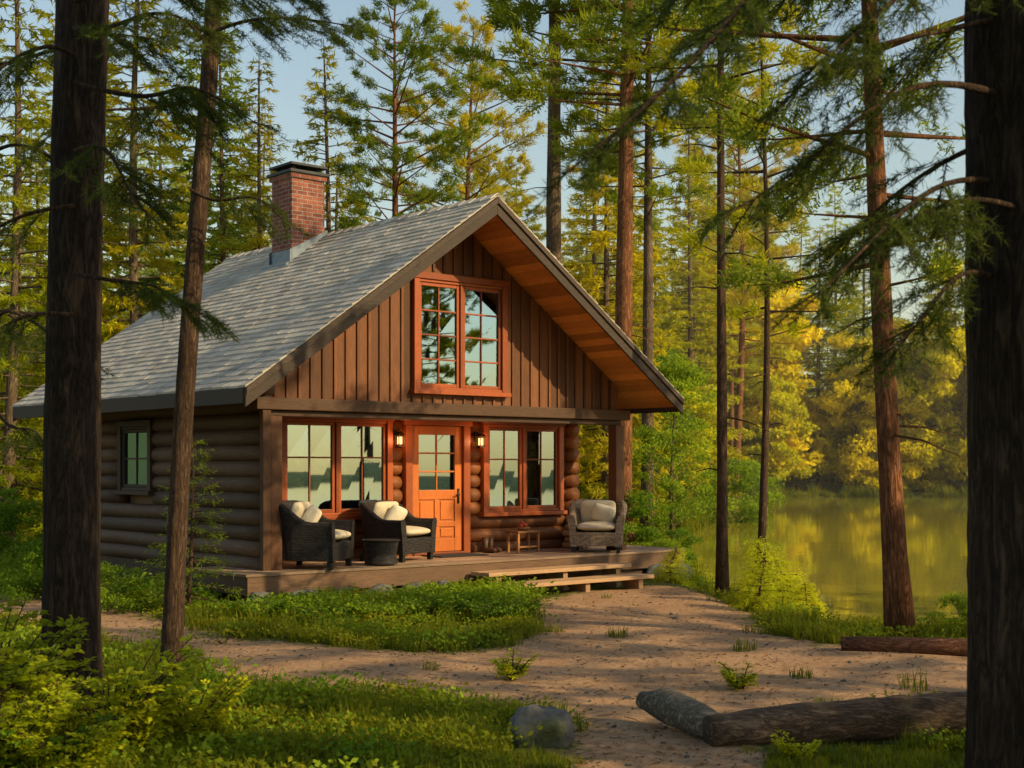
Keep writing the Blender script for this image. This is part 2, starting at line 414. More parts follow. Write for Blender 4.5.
mb=MB(); y0,y1=-1.02,7.15
for (xa,xb) in ((xl,xr),(xr,xR)):
    mb.qprism(xa,xb,ztop(xa)-.13,ztop(xb)-.13,ztop(xa)-.02,ztop(xb)-.02,y0,y1,0,.5)
mb.obj('roof_deck',['beam'],cabin)
mb=MB()
for side in (-1,1):
    L=(xr-xl) if side<0 else (xR-xr); n=int(L/.13)
    for i in range(n):
        d0=L*i/n+.003; d1=L*(i+1)/n-.003
        x0_,x1_=xr+side*d0,xr+side*d1
        if side<0: x0_,x1_=x1_,x0_
        mb.qprism(x0_,x1_,ztop(x0_)-.155,ztop(x1_)-.155,ztop(x0_)-.132,ztop(x1_)-.132,y0,y1)
mb.obj('roof_soffit',['soffit'],cabin)
mb=MB()
cs_=1/math.sqrt(1+sl*sl); ex=.16
for side in (-1,1):
    L=((xr-xl) if side<0 else (xR-xr))/cs_+.04; n=int(L/ex)
    for k in range(n+1):
        d=L-ex*(k+1); d2=L-ex*k
        if d<-.1: break
        y=y0-.04-R0.random()*.2
        while y<y1+.03:
            wv=R0.uniform(.18,.36); ya=max(y,y0-.05); yb=min(y+wv-.007,y1+.05)
            if yb-ya>.02:
                dd=max(d-.04,0); e0=R0.uniform(-.01,.01); th=R0.uniform(.02,.034)
                xa=xr+side*dd*cs_; xb=xr+side*(d2+e0)*cs_
                za=zr-dd*cs_*sl; zb=zr-(d2+e0)*cs_*sl
                A=[(xa,ya,za-.012),(xb,ya,zb-.006),(xb,yb,zb-.006),(xa,yb,za-.012),(xa,ya,za+.004),(xb,ya,zb+th),(xb,yb,zb+th),(xa,yb,za+.004)]
                mb.hexa(A,0,min(1,max(0,R0.gauss(.5,.14))))
            y+=wv
for i in range(31):
    ya=y0-.05+i*.267; yb=ya+.287
    mb.hexa([(xr-.14,ya,zr-.075),(xr,ya,zr+.025),(xr,yb,zr+.015),(xr-.14,yb,zr-.085),(xr-.14,ya,zr-.05),(xr,ya,zr+.045),(xr,yb,zr+.03),(xr-.14,yb,zr-.065)])
    mb.hexa([(xr,ya,zr+.025),(xr+.14,ya,zr-.075),(xr+.14,yb,zr-.085),(xr,yb,zr+.015),(xr,ya,zr+.045),(xr+.14,ya,zr-.05),(xr+.14,yb,zr-.065),(xr,yb,zr+.03)])
mb.obj('roof_shingles',['shingle'],cabin)
mb=MB()
for yy in ((y0-.045,y0-.003),(y1+.003,y1+.045)):
    mb.qprism(xl-.02,xr,ztop(xl)-.29,ztop(xr)-.29,ztop(xl)-.03,ztop(xr)-.03,*yy,0,.5)
    mb.qprism(xr,xR+.02,ztop(xr)-.29,ztop(xR)-.29,ztop(xr)-.03,ztop(xR)-.03,*yy,0,.5)
mb.qprism(xl-.02,xr-.0,ztop(xl)-.12,ztop(xr)-.12,ztop(xl)-.025,ztop(xr)-.025,y0-.075,y0-.047,0,.9)
mb.qprism(xr,xR+.02,ztop(xr)-.12,ztop(xR)-.12,ztop(xr)-.025,ztop(xR)-.025,y0-.075,y0-.047,0,.9)
mb.box(xl-.035,xl-.004,y0,y1,ztop(xl)-.24,ztop(xl)-.03,0,.3)
mb.box(xR+.004,xR+.035,y0,y1,ztop(xR)-.24,ztop(xR)-.03,0,.5)
mb.obj('rake_boards',['rake'],cabin,False,.006)
# chimney
cx,cy=xr-.42,4.0; cw=.34
mb=MB(); mb.box(cx-cw,cx+cw,cy-cw,cy+cw,4.6,7.08,0,.5); mb.box(cx-cw-.035,cx+cw+.035,cy-cw-.035,cy+cw+.035,7.08,7.16,0,.5)
ch=mb.obj('chimney_bricks',['brick'],cabin,False,.006)
mb=MB(); mb.box(cx-cw-.07,cx+cw+.07,cy-cw-.07,cy+cw+.07,7.162,7.22)
for a_ in (-1,1):
    for b_ in (-1,1): mb.box(cx+a_*.25-.03,cx+a_*.25+.03,cy+b_*.25-.03,cy+b_*.25+.03,7.22,7.3)
mb.box(cx-cw-.04,cx+cw+.04,cy-cw-.04,cy+cw+.04,7.3,7.35); mb.obj('chimney_cap',['cap'],cabin,False,.01)
mb=MB(); 
mb.qprism(cx-cw-.05,cx+cw+.05,ztop(cx-cw)-.02,ztop(cx+cw)-.02,ztop(cx-cw)+.2,ztop(cx+cw)+.13,cy-cw-.02,cy-cw-.004)
mb.qprism(cx-cw-.05,cx+cw+.05,ztop(cx-cw)-.02,ztop(cx+cw)-.02,ztop(cx-cw)+.2,ztop(cx+cw)+.13,cy+cw+.004,cy+cw+.02)
mb.box(cx-cw-.02,cx-cw-.004,cy-cw-.02,cy+cw+.02,ztop(cx-cw)-.05,ztop(cx-cw)+.2)
mb.box(cx-cw-.18,cx-cw-.02,cy-cw-.1,cy+cw+.1,ztop(cx-cw)-.16,ztop(cx-cw-.1)+.0)
mb.obj('chimney_flashing',['metal'],cabin)
# windows
def window(fr,gl,x0,x1,z0,z1,y,units,cols,rowfr,ft=.085,axis='x',out=-1):
    def B(a0,a1,d0,d1,c0,c1,m=fr):
        lo,hi=sorted((y+out*d0,y+out*d1))
        if axis=='x': m.box(a0,a1,lo,hi,c0,c1,0)
        else: m.box(lo,hi,a0,a1,c0,c1,0)
    B(x0-.06,x0+.05,-.06,.07,z0,z1); B(x1-.05,x1+.06,-.06,.07,z0,z1)
    B(x0-.09,x1+.09,-.06,.085,z1+.001,z1+.1); B(x0-.1,x1+.1,-.06,.12,z0-.07,z0-.001)
    B(x0+.051,x1-.051,-.06,.055,z1-.045,z1); B(x0+.051,x1-.051,-.06,.055,z0,z0+.045)
    w=(x1-x0-.1)/units
    for i in range(units):
        a=x0+.05+w*i; b=a+w
        if i: B(a-.03,a+.03,-.05,.06,z0+.046,z1-.046)
        a+=.032 if i else .002; b-=.032 if i<units-1 else .002
        zz0,zz1=z0+.047,z1-.047; s=.055
        B(a,a+s,-.03,.03,zz0,zz1);B(b-s,b,-.03,.03,zz0,zz1);B(a+s+.001,b-s-.001,-.03,.03,zz0,zz0+s);B(a+s+.001,b-s-.001,-.03,.03,zz1-s,zz1)
        ga,gb,gz0,gz1=a+s,b-s,zz0+s,zz1-s
        xs=[ga+(gb-ga)*k/cols for k in range(cols+1)]; zs=[gz0+(gz1-gz0)*f for f in rowfr]
        for k in xs[1:-1]: B(k-.013,k+.013,-.015,.018,gz0,gz1)
        for k in zs[1:-1]: B(ga,gb,-.017,.02,k-.013,k+.013)
        for p in range(cols):
            for q in range(len(zs)-1):
                j=[R0.uniform(-.0025,.0025) for _ in range(4)]
                c=[(xs[p],zs[q]),(xs[p+1],zs[q]),(xs[p+1],zs[q+1]),(xs[p],zs[q+1])]
                vs=[(cc[0],y+jj,cc[1]) if axis=='x' else (y+jj,cc[0],cc[1]) for cc,jj in zip(c,j)]
                gl.add(vs,[(0,1,2,3)])
fr=MB(); gl=MB()
window(fr,gl,GW[0]+.06,GW[1]-.06,GW[2]+.02,GW[3]-.02,-.01,2,2,[0,.25,.5,.75,1])
window(fr,gl,.97,2.98,1.2,2.72,rc+.0,2,2,[0,.62,1]); window(fr,gl,5.02,6.78,1.18,2.7,rc+.0,2,2,[0,.62,1])
window(fr,gl,4.2,6.4,1.1,2.6,Dp+.08,2,1,[0,1],out=1); window(fr,gl,1.9,3.6,1.1,2.6,Wd+.0,2,1,[0,1],axis='y',out=1)
fr.obj('window_frames',['trim'],cabin,False,.006)
fr=MB(); window(fr,gl,SW[0]+.03,SW[1]-.03,SW[2]+.03,SW[3]-.03,-.02,1,2,[0,.5,1],axis='y',out=-1); fr.obj('side_window_frame',['rake'],cabin,False,.006)
gl.obj('window_glass',['glass'],cabin)
# door
mb=MB(); yd=rc
mb.box(3.3,3.44,yd-.07,yd+.08,.5,2.66); mb.box(4.52,4.66,yd-.07,yd+.08,.5,2.66); mb.box(3.26,4.70,yd-.085,yd+.08,2.662,2.79); mb.box(3.44,4.52,yd-.1,yd+.1,.5,.54)
mb.obj('door_frame',['trim'],cabin,False,.006)
mb=MB(); a,b=3.45,4.51; zb=.545; zt=2.655; yf,yk=yd-.02,yd+.03
mb.box(a,a+.15,yf,yk,zb,zt,0,.5);mb.box(b-.15,b,yf,yk,zb,zt,0,.6);mb.box(a+.151,b-.151,yf,yk,zb,zb+.22,0,.5);mb.box(a+.151,b-.151,yf,yk,zt-.15,zt,0,.5)
mb.box(a+.151,b-.151,yf,yk,1.42,1.58,0,.5);mb.box(a+.151,b-.151,yf,yk,1.02-.06,1.05,0,.5)
m=(a+b)/2; mb.box(m-.05,m+.05,yf+.001,yk,zb+.221,.959,0,.6);mb.box(m-.05,m+.05,yf+.001,yk,1.051,1.419,0,.6)
mb.box(a+.151,b-.151,yf+.02,yk-.01,zb+.22,1.42,0,.35)
for (p,q,r_,s_) in ((a+.18,m-.08,zb+.25,.93),(m+.08,b-.18,zb+.25,.93),(a+.18,m-.08,1.08,1.39),(m+.08,b-.18,1.08,1.39)): mb.box(p,q,yf+.006,yf+.025,r_,s_,0,.6)
mb.box(m-.014,m+.014,yf+.008,yk-.01,1.581,zt-.151,0,.5)
for k in (1,2): zz=1.58+(zt-.15-1.58)*k/3; mb.box(a+.151,b-.151,yf+.006,yk-.008,zz-.014,zz+.014,0,.5)
mb.obj('front_door',['door'],cabin,False,.008)
mb=MB(); mb.add([(a+.15,yd+.004,1.58),(b-.15,yd+.004,1.58),(b-.15,yd+.006,zt-.15),(a+.15,yd+.006,zt-.15)],[(0,1,2,3)]); mb.obj('door_glass',['glass'],cabin)
mb=MB(); mb.box(b-.1,b-.06,yf-.012,yf-.001,1.35,1.6); mb.tube([(b-.08,yf-.012,1.5),(b-.08,yf-.05,1.5),(b-.17,yf-.06,1.49)],[.01,.01,.012],8); mb.obj('door_handle',['dark'],cabin,True)
for i,xx in enumerate((3.12,4.83)):
    mb=MB(); yy=rc-.14; z=2.42
    mb.box(xx-.04,xx+.04,rc-.03,rc,z-.02,z+.14,0); mb.tube([(xx,rc-.03,z+.12),(xx,yy,z+.17),(xx,yy,z+.13)],[.009]*3,6,0)
    mb.box(xx-.055,xx+.055,yy-.055,yy+.055,z-.12,z-.1,0)
    for p in (-1,1):
        for q in (-1,1): mb.box(xx+p*.05-.008,xx+p*.05+.008,yy+q*.05-.008,yy+q*.05+.008,z-.1,z+.07,0)
    mb.add([(xx-.07,yy-.07,z+.07),(xx+.07,yy-.07,z+.07),(xx+.07,yy+.07,z+.07),(xx-.07,yy+.07,z+.07),(xx,yy,z+.14)],[(3,2,1,0),(0,1,4),(1,2,4),(2,3,4),(3,0,4)],0)
    mb.box(xx-.028,xx+.028,yy-.028,yy+.028,z-.08,z+.04,1)
    mb.obj('wall_lantern',['dark','lamp'],cabin)
    ld=bpy.data.lights.new('lantern_light','POINT'); ld.energy=8; ld.color=(1,.5,.2); ld.shadow_soft_size=.06
    lo=bpy.data.objects.new('lantern_light',ld); col.objects.link(lo); lo.parent=cabin; lo.location=(xx,yy-.12,z-.02)
mb=MB()
def curtain(x0,x1,y,z0,z1):
    n=40; vs=[];fs=[]
    for i in range(n+1):
        x=x0+(x1-x0)*i/n; yy=y+.03*math.sin(i*1.1)+.015*math.sin(i*2.3)
        vs+= [(x,yy,z0),(x,yy*1.0,z1)]
    for i in range(n): fs.append((2*i,2*i+2,2*i+3,2*i+1))
    mb.add(vs,fs)
curtain(.97,1.2,rc+.28,1.0,2.8); curtain(2.8,3.1,rc+.28,1.0,2.8); curtain(6.6,6.85,rc+.28,1.0,2.8)
mb.obj('curtains',['curtain'],cabin,True)
# deck
mb=MB(); y=-.6
while y<1.06:
    x=-.6
    while x<8.3:
        ln=R0.uniform(2.2,4); xe=min(x+ln,8.3)
        if 8.3-xe<.5: xe=8.3
        mb.box(x,xe-.004,y,y+.134,.46,.5+R0.uniform(-.002,.002)); x=xe
    y+=.141
mb.obj('deck_boards',['deck'],cabin,False,.004)
mb=MB(); mb.box(-.57,8.27,-.585,-.55,.2,.458,0,.7); mb.box(-.55,8.25,-.5,-.46,.02,.2,0,.1); mb.box(-.57,-.53,-.54,.9,.2,.458,0,.4); mb.box(8.23,8.27,-.54,1.05,.24,.458,0,.6)
mb.box(-.5,8.2,.9,.94,0,.458,0,.1)
for i in range(10): mb.box(-.4+i*.94,-.3+i*.94,-.455,.895,.3,.457,0,.3)
mb.obj('deck_frame',['deck_edge'],cabin,False,.005)
mb=MB()
for (ya,yb,z) in ((-1.1,-.66,.35),(-1.62,-1.16,.2)):
    mid=(ya+yb)/2
    mb.box(3.3,6.4,ya,mid-.006,z-.06,z,0,.6); mb.box(3.3,6.4,mid+.006,yb,z-.06,z,0,.75)
    for xx in (3.5,4.9,6.1): mb.box(xx,xx+.1,ya+.06,yb-.02,-.08,z-.062,0,.2)
mb.obj('porch_steps',['step'],cabin,False,.006)
mb=MB(); mb.box(.0,.14,-.05,Dp,-.2,.44,0,.2); mb.box(.15,Wd-.21,Dp-.1,Dp,-.2,.37,0,.2); mb.box(Wd-.2,Wd-.1,1,Dp,-.2,.37,0,.2); mb.obj('foundation_sill',['side_log'],cabin)

# ------------------------------------------------------------ rocks
import bmesh
def rock(name,loc,size,seed,parent=None,sub=4,link=True):
    bm=bmesh.new(); bmesh.ops.create_icosphere(bm,subdivisions=sub,radius=1)
    o=Vector((seed*3.1,seed*1.7,seed*.9))
    for v in bm.verts:
        p=v.co.copy(); d=1+.35*noise.noise(p*1.1+o)+.13*noise.noise(p*2.7+o)+.05*noise.noise(p*7+o)
        v.co=Vector((p.x*d*size[0]/2,p.y*d*size[1]/2,p.z*d*size[2]/2))
    me=bpy.data.meshes.new(name); bm.to_mesh(me); bm.free()
    me.polygons.foreach_set('use_smooth',[True]*len(me.polygons)); me.materials.append(M['rock'])
    ob=bpy.data.objects.new(name,me)
    if link: col.objects.link(ob)
    ob.location=loc
    if parent: ob.parent=parent
    return ob
rock('boulder',(.2,9.75,.1),(.44,.36,.4),3)
for i,(x,w_) in enumerate(((.3,.6),(.95,.45),(1.55,.5),(2.2,.42),(2.8,.35),(-.4,.4),(7.5,.5),(8.05,.5))):
    rock('foundation_stone',(x,-.66,.08),(w_,.34,.34),i+11,cabin,3)

# ------------------------------------------------------------ furniture
def armchair(name,loc,rz,wm,s=1,pillows=True):
    e=empty(name,loc,rz,None,s)
    mb=MB(); path=[]
    hw=.4; 
    for i in range(7): path.append((-hw,-.38+.5*i/6))
    for i in range(1,13):
        th=math.pi-math.pi*i/13; path.append((hw*math.cos(th),.12+.28*math.sin(th)))
    for i in range(7): path.append((hw,.12-.5*i/6))
    n=len(path)
    vs=[];fs=[]
    for i,(x,y) in enumerate(path):
        p0=Vector(path[max(i-1,0)]); p1=Vector(path[min(i+1,n-1)]); t=(p1-p0).normalized(); nn=Vector((-t.y,t.x)) 
        if nn.dot(Vector((x,y-.0)))<0: nn=-nn
        b=max(0,min(1,(y+.1)/.42)); b=b*b*(3-2*b); H=.56+.24*b; fl=.03+.05*b
        for (o,z) in ((-.02,.1),(.0,.35),(fl,H-.04),(fl-.01,H-.01),(fl-.04,H),(fl-.08,H-.01),(fl-.1,H-.05),(-.09,.35),(-.1,.1)):
            vs.append((x+nn.x*o,y+nn.y*o,z))
    k=9
    for i in range(n-1):
        for j in range(k):
            j2=(j+1)%k; fs.append((i*k+j,i*k+j2,(i+1)*k+j2,(i+1)*k+j))
    fs.append(tuple(range(k))); fs.append(tuple((n-1)*k+j for j in range(k))[::-1])
    mb.add(vs,fs); mb.box(-.36,.36,-.375,.3,.1,.31)
    mb.obj('wicker_shell',[wm],e,False,.01)
    mb=MB()
    for sx in (-1,1):
        for sy in (-.33,.3): mb.box(sx*.34-.03,sx*.34+.03,sy-.03,sy+.03,0,.1)
    mb.obj('legs',['dark'],e)
    mb=MB(); mb.pillow((0,-.07,.39),(.62,.68,.15),None,0,.3); mb.pillow((0,.2,.6),(.56,.4,.15),Matrix.Rotation(rad(-70),3,'X'),0,.3)
    mb.obj('cushions',['cush'],e,True)
    if pillows:
        mb=MB(); mb.pillow((.09,.07,.58),(.36,.32,.13),Matrix.Rotation(rad(16),3,'Y')@Matrix.Rotation(rad(-60),3,'X'),0,.35); mb.obj('throw_pillow',['cush2'],e,True)
    return e
def W(x,y,z=.5): X,Y=L2W(x,y); return (X,Y,z)
armchair('wicker_armchair',W(.82,-.06),ang+rad(38),'wick_d',1.22)
armchair('wicker_armchair',W(2.65,.42),ang+rad(20),'wick_d',1.17)
armchair('wicker_armchair',W(6.6,-.08),ang-rad(48),'wick_l',1.12)
e=empty('round_side_table',W(1.86,-.3)); mb=MB(); mb.tube([(0,0,.02),(0,0,.15),(0,0,.36)],[.25,.23,.265],28); mb.obj('wicker_drum',['wick_d'],e,False,.008)
mb=MB(); mb.tube([(0,0,.362),(0,0,.385)],[.29,.29],32); mb.obj('table_top',['dark'],e,False,.006)
e=empty('small_wooden_table',W(5.5,.62),ang); mb=MB(); mb.box(-.27,.27,-.17,.17,.34,.37); 
for sx in (-1,1):
    for sy in (-1,1): mb.box(sx*.23-.02,sx*.23+.02,sy*.13-.02,sy*.13+.02,0,.339)
mb.box(-.21,.21,-.13,-.11,.08,.11); mb.obj('table_frame',['table'],e,False,.004)
mb=MB(); mb.tube([(0,0,.372),(0,0,.38),(0,0,.43)],[.05,.09,.13],20); mb.obj('bowl',['table'],e,True)
mb=MB(); 
for q in ((-.05,0,.45),(.05,.03,.45),(0,-.05,.46),(.01,.04,.49)): mb.pillow(q,(.09,.09,.085),None,0,1,12,8)
mb.obj('fruit',['fruit'],e,True)
e=empty('doormat',W(4.0,.62,.505),ang); mb=MB(); mb.box(-.5,.5,-.28,.28,0,.014); mb.obj('mat',['mat'],e)
e=empty('pair_of_boots',W(4.95,.85),ang+.3)
for sx in (-.08,.08):
    mb=MB(); mb.tube([(sx,.05,0),(sx,.05,.1),(sx,.05,.26)],[.05,.05,.06],14); mb.pillow((sx,-.05,.045),(.1,.26,.1),None,0,.8); mb.obj('boot',['leather'],e,True)
e=empty('firewood_stack',W(6.95,.75),ang); mb=MB()
for r_ in range(4):
    for c_ in range(3-(r_%2)): mb.tube([(-.18+.12*c_+.06*(r_%2),-.2,.06+.105*r_),(-.18+.12*c_+.06*(r_%2),.2,.06+.105*r_)],[.055,.055],10)
mb.obj('split_logs',['step'],e)
for p in ((2.4,3.2,.45,.4),(5.4,2.6,.45,-.6),(3.6,4.4,.45,1.4)):
    c=armchair('indoor_chair',(0,0,0),0,'wick_l',1.15,pillows=False); c.parent=cabin; c.location=(p[0],p[1],p[2]); c.rotation_euler=(0,0,p[3])

# ------------------------------------------------------------ vegetation generators
def tri_arrays(base,dirs,ln,wd,rng,tint,quad=False):
    n=len(base); r=rng.normal(size=(n,3)); w=np.cross(dirs,r); w/=np.linalg.norm(w,axis=1)[:,None]+1e-9
    w=w*wd[:,None] if np.ndim(wd) else w*wd
    L=ln[:,None] if np.ndim(ln) else ln
    tip=base+dirs*L
    if quad:
        mid=base+dirs*L*.5
        v=np.stack([base,mid+w,tip,mid-w],1).reshape(-1,3); k=4
    else:
        v=np.stack([base-w*.5,base+w*.5,tip],1).reshape(-1,3); k=3
    return v,np.arange(n*k).reshape(n,k),np.repeat(tint,k)
def norm(a): return a/(np.linalg.norm(a,axis=-1,keepdims=True)+1e-9)
def make_mesh(name,mb,parts,mats,matidx):
    V=[np.array(mb.v,float).reshape(-1,3)]; T=[np.array(mb.t,float)]; F=list(mb.f); MI=list(mb.m); o=len(mb.v)
    for v,f,t,m in parts:
        V.append(v); T.append(t); F+= (f+o).tolist(); MI+=[m]*len(f); o+=len(v)
    me=bpy.data.meshes.new(name); me.from_pydata(np.concatenate(V).tolist(),[],F)
    for m in mats: me.materials.append(M[m])
    me.polygons.foreach_set('material_index',MI)
    a=me.attributes.new('tint','FLOAT','POINT'); a.data.foreach_set('value',np.clip(np.concatenate(T),0,1).astype(np.float32))
    sm=[mi==0 for mi in MI]; me.polygons.foreach_set('use_smooth',sm)
    me.update(); return me
def conifer(name,seed,H,cs,R,nb,mode,mats,tr=.22,nl=.22,nw=.045,dens=5.5,npt=9,lean=(0,0),dead=6):
    rng=np.random.default_rng(seed); mb=MB()
    nz=16; pz=np.linspace(0,1,nz); sx=rng.normal(0,.12),rng.normal(0,.12)
    def tp(f): return np.array([lean[0]*H*f+sx[0]*math.sin(f*4+seed),lean[1]*H*f+sx[1]*math.sin(f*3.3+seed*2),H*f])
    mb.tube([tp(f) for f in pz],[tr*(1-f)**.8+.012+(.12*tr*math.exp(-f*40)*3) for f in pz],12,0,.5,True,.12,2)
    B=[];D=[];T=[];LN=[]
    for i in range(nb):
        f=(i+rng.random())/nb; hf=cs+(.985-cs)*f
        if mode=='spruce': Lb=R*((1-f)**.8*.95+.05)*rng.uniform(.7,1.15); el=-.12+.5*f
        else:
            Lb=R*(math.sin(math.pi*min(1,(f*.82+.14)))**.7)*rng.uniform(.45,1.15); el=.05+.55*f+rng.normal(0,.12)
        az=i*2.39996+rng.normal(0,.4); p0=tp(hf); d=np.array([math.cos(az),math.sin(az),0]); pr=np.array([-d[1],d[0],0])
        dr=.22 if mode=='spruce' else .08
        def bp(u): return p0+d*Lb*u*math.cos(el)+np.array([0,0,1])*(math.sin(el)*Lb*u-dr*Lb*u*u+(.12*Lb*u**3 if mode=='spruce' else .1*Lb*u**3))
        mb.tube([bp(u) for u in (0,.35,.7,1)],[max(.008,.022*Lb**.6*k) for k in (1,.7,.4,.12)],4,0,.4,False)
        nt=max(4,int(Lb*dens)); us=rng.uniform(.12 if mode=='spruce' else .35,1,nt)**.8
        bt=rng.normal(.45,.17)
        for u in us:
            side=1 if rng.random()<.5 else -1
            lt=(Lb*.34*(1.15-u)+.22)*rng.uniform(.6,1.2)
            td=d*rng.uniform(.4,.9)+pr*side*rng.uniform(.3,1)+np.array([0,0,rng.uniform(-.35,.1) if mode=='spruce' else rng.uniform(-.1,.55)])
            td/=np.linalg.norm(td); q=bp(u)
            m=max(4,int(npt*lt/.6)) if mode=='spruce' else npt
            s=rng.uniform(0,1,m) if mode=='spruce' else rng.uniform(.35,1,m)
            b=q+td*(lt*s)[:,None]+rng.normal(0,.02 if mode=='spruce' else .06,(m,3))
            k=rng.normal(0,.55 if mode=='spruce' else .75,(m,3)); 
            k[:,2]+= -.12 if mode=='spruce' else .25
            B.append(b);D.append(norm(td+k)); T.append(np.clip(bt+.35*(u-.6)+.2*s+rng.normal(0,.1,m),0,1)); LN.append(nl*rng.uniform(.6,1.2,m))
    for i in range(dead):
        f=rng.uniform(.12,cs) if cs>.15 else .1; az=rng.uniform(0,6.28); L=rng.uniform(.3,1.2); p=tp(f); d=np.array([math.cos(az),math.sin(az),rng.uniform(-.3,.2)])
        mb.tube([p,p+d*L*.5,p+d*L+np.array([0,0,-.1])],[.018,.012,.004],4,0,.3,False)
    B=np.concatenate(B);D=np.concatenate(D);T=np.concatenate(T);LN=np.concatenate(LN)
    v,f_,t=tri_arrays(B,D,LN,nw,rng,T)
    return make_mesh(name,mb,[(v,f_,t,1)],mats,None)
def leafy(name,seed,H,R,nclump,leaves,ls,mats,trunk=True,low=.25,tr=.12):
    rng=np.random.default_rng(seed); mb=MB(); B=[];D=[];T=[]
    if trunk: mb.tube([(0,0,0),(rng.normal(0,.05)*H*.3,0,H*.35),(rng.normal(0,.1),rng.normal(0,.1),H*.7),(0,0,H*.95)],[tr,tr*.75,tr*.4,tr*.1],8,0,.5)
    for i in range(nclump):
        f=rng.random(); z=H*(low+(1-low)*f); rr=R*math.sqrt(max(.02,1-((f-.35)/.68)**2))*rng.uniform(.35,1.0); az=rng.uniform(0,6.28)
        c=np.array([rr*math.cos(az),rr*math.sin(az),z]); s0=np.array([0,0,max(0.02,z-rr*.6)])
        mb.tube([s0,(s0+c)/2+np.array([0,0,.06*H*.1]),c],[tr*.25,tr*.15,tr*.04],4,0,.4,False)
        cr=R*rng.uniform(.16,.34); m=int(leaves*rng.uniform(.6,1.3))
        o=rng.normal(0,1,(m,3)); o=norm(o)*(rng.random((m,1))**.45)*cr*np.array([1.1,1.1,.6])
        B.append(c+o); D.append(norm(rng.normal(0,1,(m,3))+np.array([0,0,-.2]))); tb=rng.normal(.42,.18)
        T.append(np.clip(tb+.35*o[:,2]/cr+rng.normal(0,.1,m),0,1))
    B=np.concatenate(B);D=np.concatenate(D);T=np.concatenate(T)
    v,f,t=tri_arrays(B,D,ls*rng.uniform(.6,1.3,len(B)),ls*.33*np.ones(len(B)),rng,T,True)
    return make_mesh(name,mb,[(v,f,t,1)],mats,None)
def put(name,me,x,y,s=1,rz=0,z=None):
    ob=bpy.data.objects.new(name,me); ob.location=(x,y,(hz(x,y) if z is None else z)-.03); ob.scale=(s,s,s); ob.rotation_euler=(0,0,rz); col.objects.link(ob); return ob
def swap(me,mat):
    m2=me.copy(); m2.materials[1]=M[mat]; return m2

print('gen trees')
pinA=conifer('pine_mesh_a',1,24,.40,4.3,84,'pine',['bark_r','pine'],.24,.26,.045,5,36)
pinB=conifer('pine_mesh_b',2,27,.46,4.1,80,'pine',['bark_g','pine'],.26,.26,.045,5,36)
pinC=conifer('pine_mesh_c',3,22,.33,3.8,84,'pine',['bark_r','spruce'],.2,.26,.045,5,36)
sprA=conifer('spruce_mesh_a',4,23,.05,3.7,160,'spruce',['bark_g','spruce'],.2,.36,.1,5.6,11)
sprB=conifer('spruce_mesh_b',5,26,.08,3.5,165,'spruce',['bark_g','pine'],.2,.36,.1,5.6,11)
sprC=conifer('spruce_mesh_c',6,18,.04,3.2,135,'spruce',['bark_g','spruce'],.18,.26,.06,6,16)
decA=leafy('birch_mesh_a',7,13,3.4,75,210,.34,['bark_g','gold'],True,.12)
decB=leafy('birch_mesh_b',8,9,2.9,65,190,.3,['bark_g','gold'],True,.04)
decC=leafy('maple_mesh',9,6,1.7,60,170,.1,['bark_g','green'],True,.2,.06)
bushM=leafy('bush_mesh',10,1.6,1.3,30,160,.09,['bark_g','green'],False,.05,.03)

def gn_scatter(name,pts,rots,scls,idxs,objs):
    c=bpy.data.collections.new(name+'_sources')
    for i,o in enumerate(objs):
        ob=o if isinstance(o,bpy.types.Object) else bpy.data.objects.new('%s_kind_%02d'%(name,i),o)
        c.objects.link(ob)
    me=bpy.data.meshes.new(name); me.from_pydata([tuple(p) for p in pts],[],[])
    for nm,tp,dat in (('rot','FLOAT_VECTOR',rots),('scl','FLOAT_VECTOR',scls)):
        a=me.attributes.new(nm,tp,'POINT'); a.data.foreach_set('vector',np.asarray(dat,np.float32).ravel())
    a=me.attributes.new('kidx','INT','POINT'); a.data.foreach_set('value',np.asarray(idxs,np.int32))
    ob=bpy.data.objects.new(name,me); col.objects.link(ob)
    ng=bpy.data.node_groups.new(name+'_gn','GeometryNodeTree')
    ng.interface.new_socket('Geometry',in_out='INPUT',socket_type='NodeSocketGeometry'); ng.interface.new_socket('Geometry',in_out='OUTPUT',socket_type='NodeSocketGeometry')
    gi=ng.nodes.new('NodeGroupInput'); go=ng.nodes.new('NodeGroupOutput')
    ci=ng.nodes.new('GeometryNodeCollectionInfo'); ci.inputs['Collection'].default_value=c; ci.inputs['Separate Children'].default_value=True; ci.inputs['Reset Children'].default_value=True
    ip=ng.nodes.new('GeometryNodeInstanceOnPoints'); ip.inputs['Pick Instance'].default_value=True
    def na(nm,dt):
        n=ng.nodes.new('GeometryNodeInputNamedAttribute'); n.data_type=dt; n.inputs['Name'].default_value=nm
        return [o for o in n.outputs if o.enabled and o.name=='Attribute'][0]
    lk=ng.links.new
    lk(gi.outputs[0],ip.inputs['Points']); lk(ci.outputs[0],ip.inputs['Instance'])
    lk(na('rot','FLOAT_VECTOR'),ip.inputs['Rotation']); lk(na('scl','FLOAT_VECTOR'),ip.inputs['Scale']); lk(na('kidx','INT'),ip.inputs['Instance Index'])
    lk(ip.outputs[0],go.inputs[0])
    m=ob.modifiers.new('scatter','NODES'); m.node_group=ng
    return ob

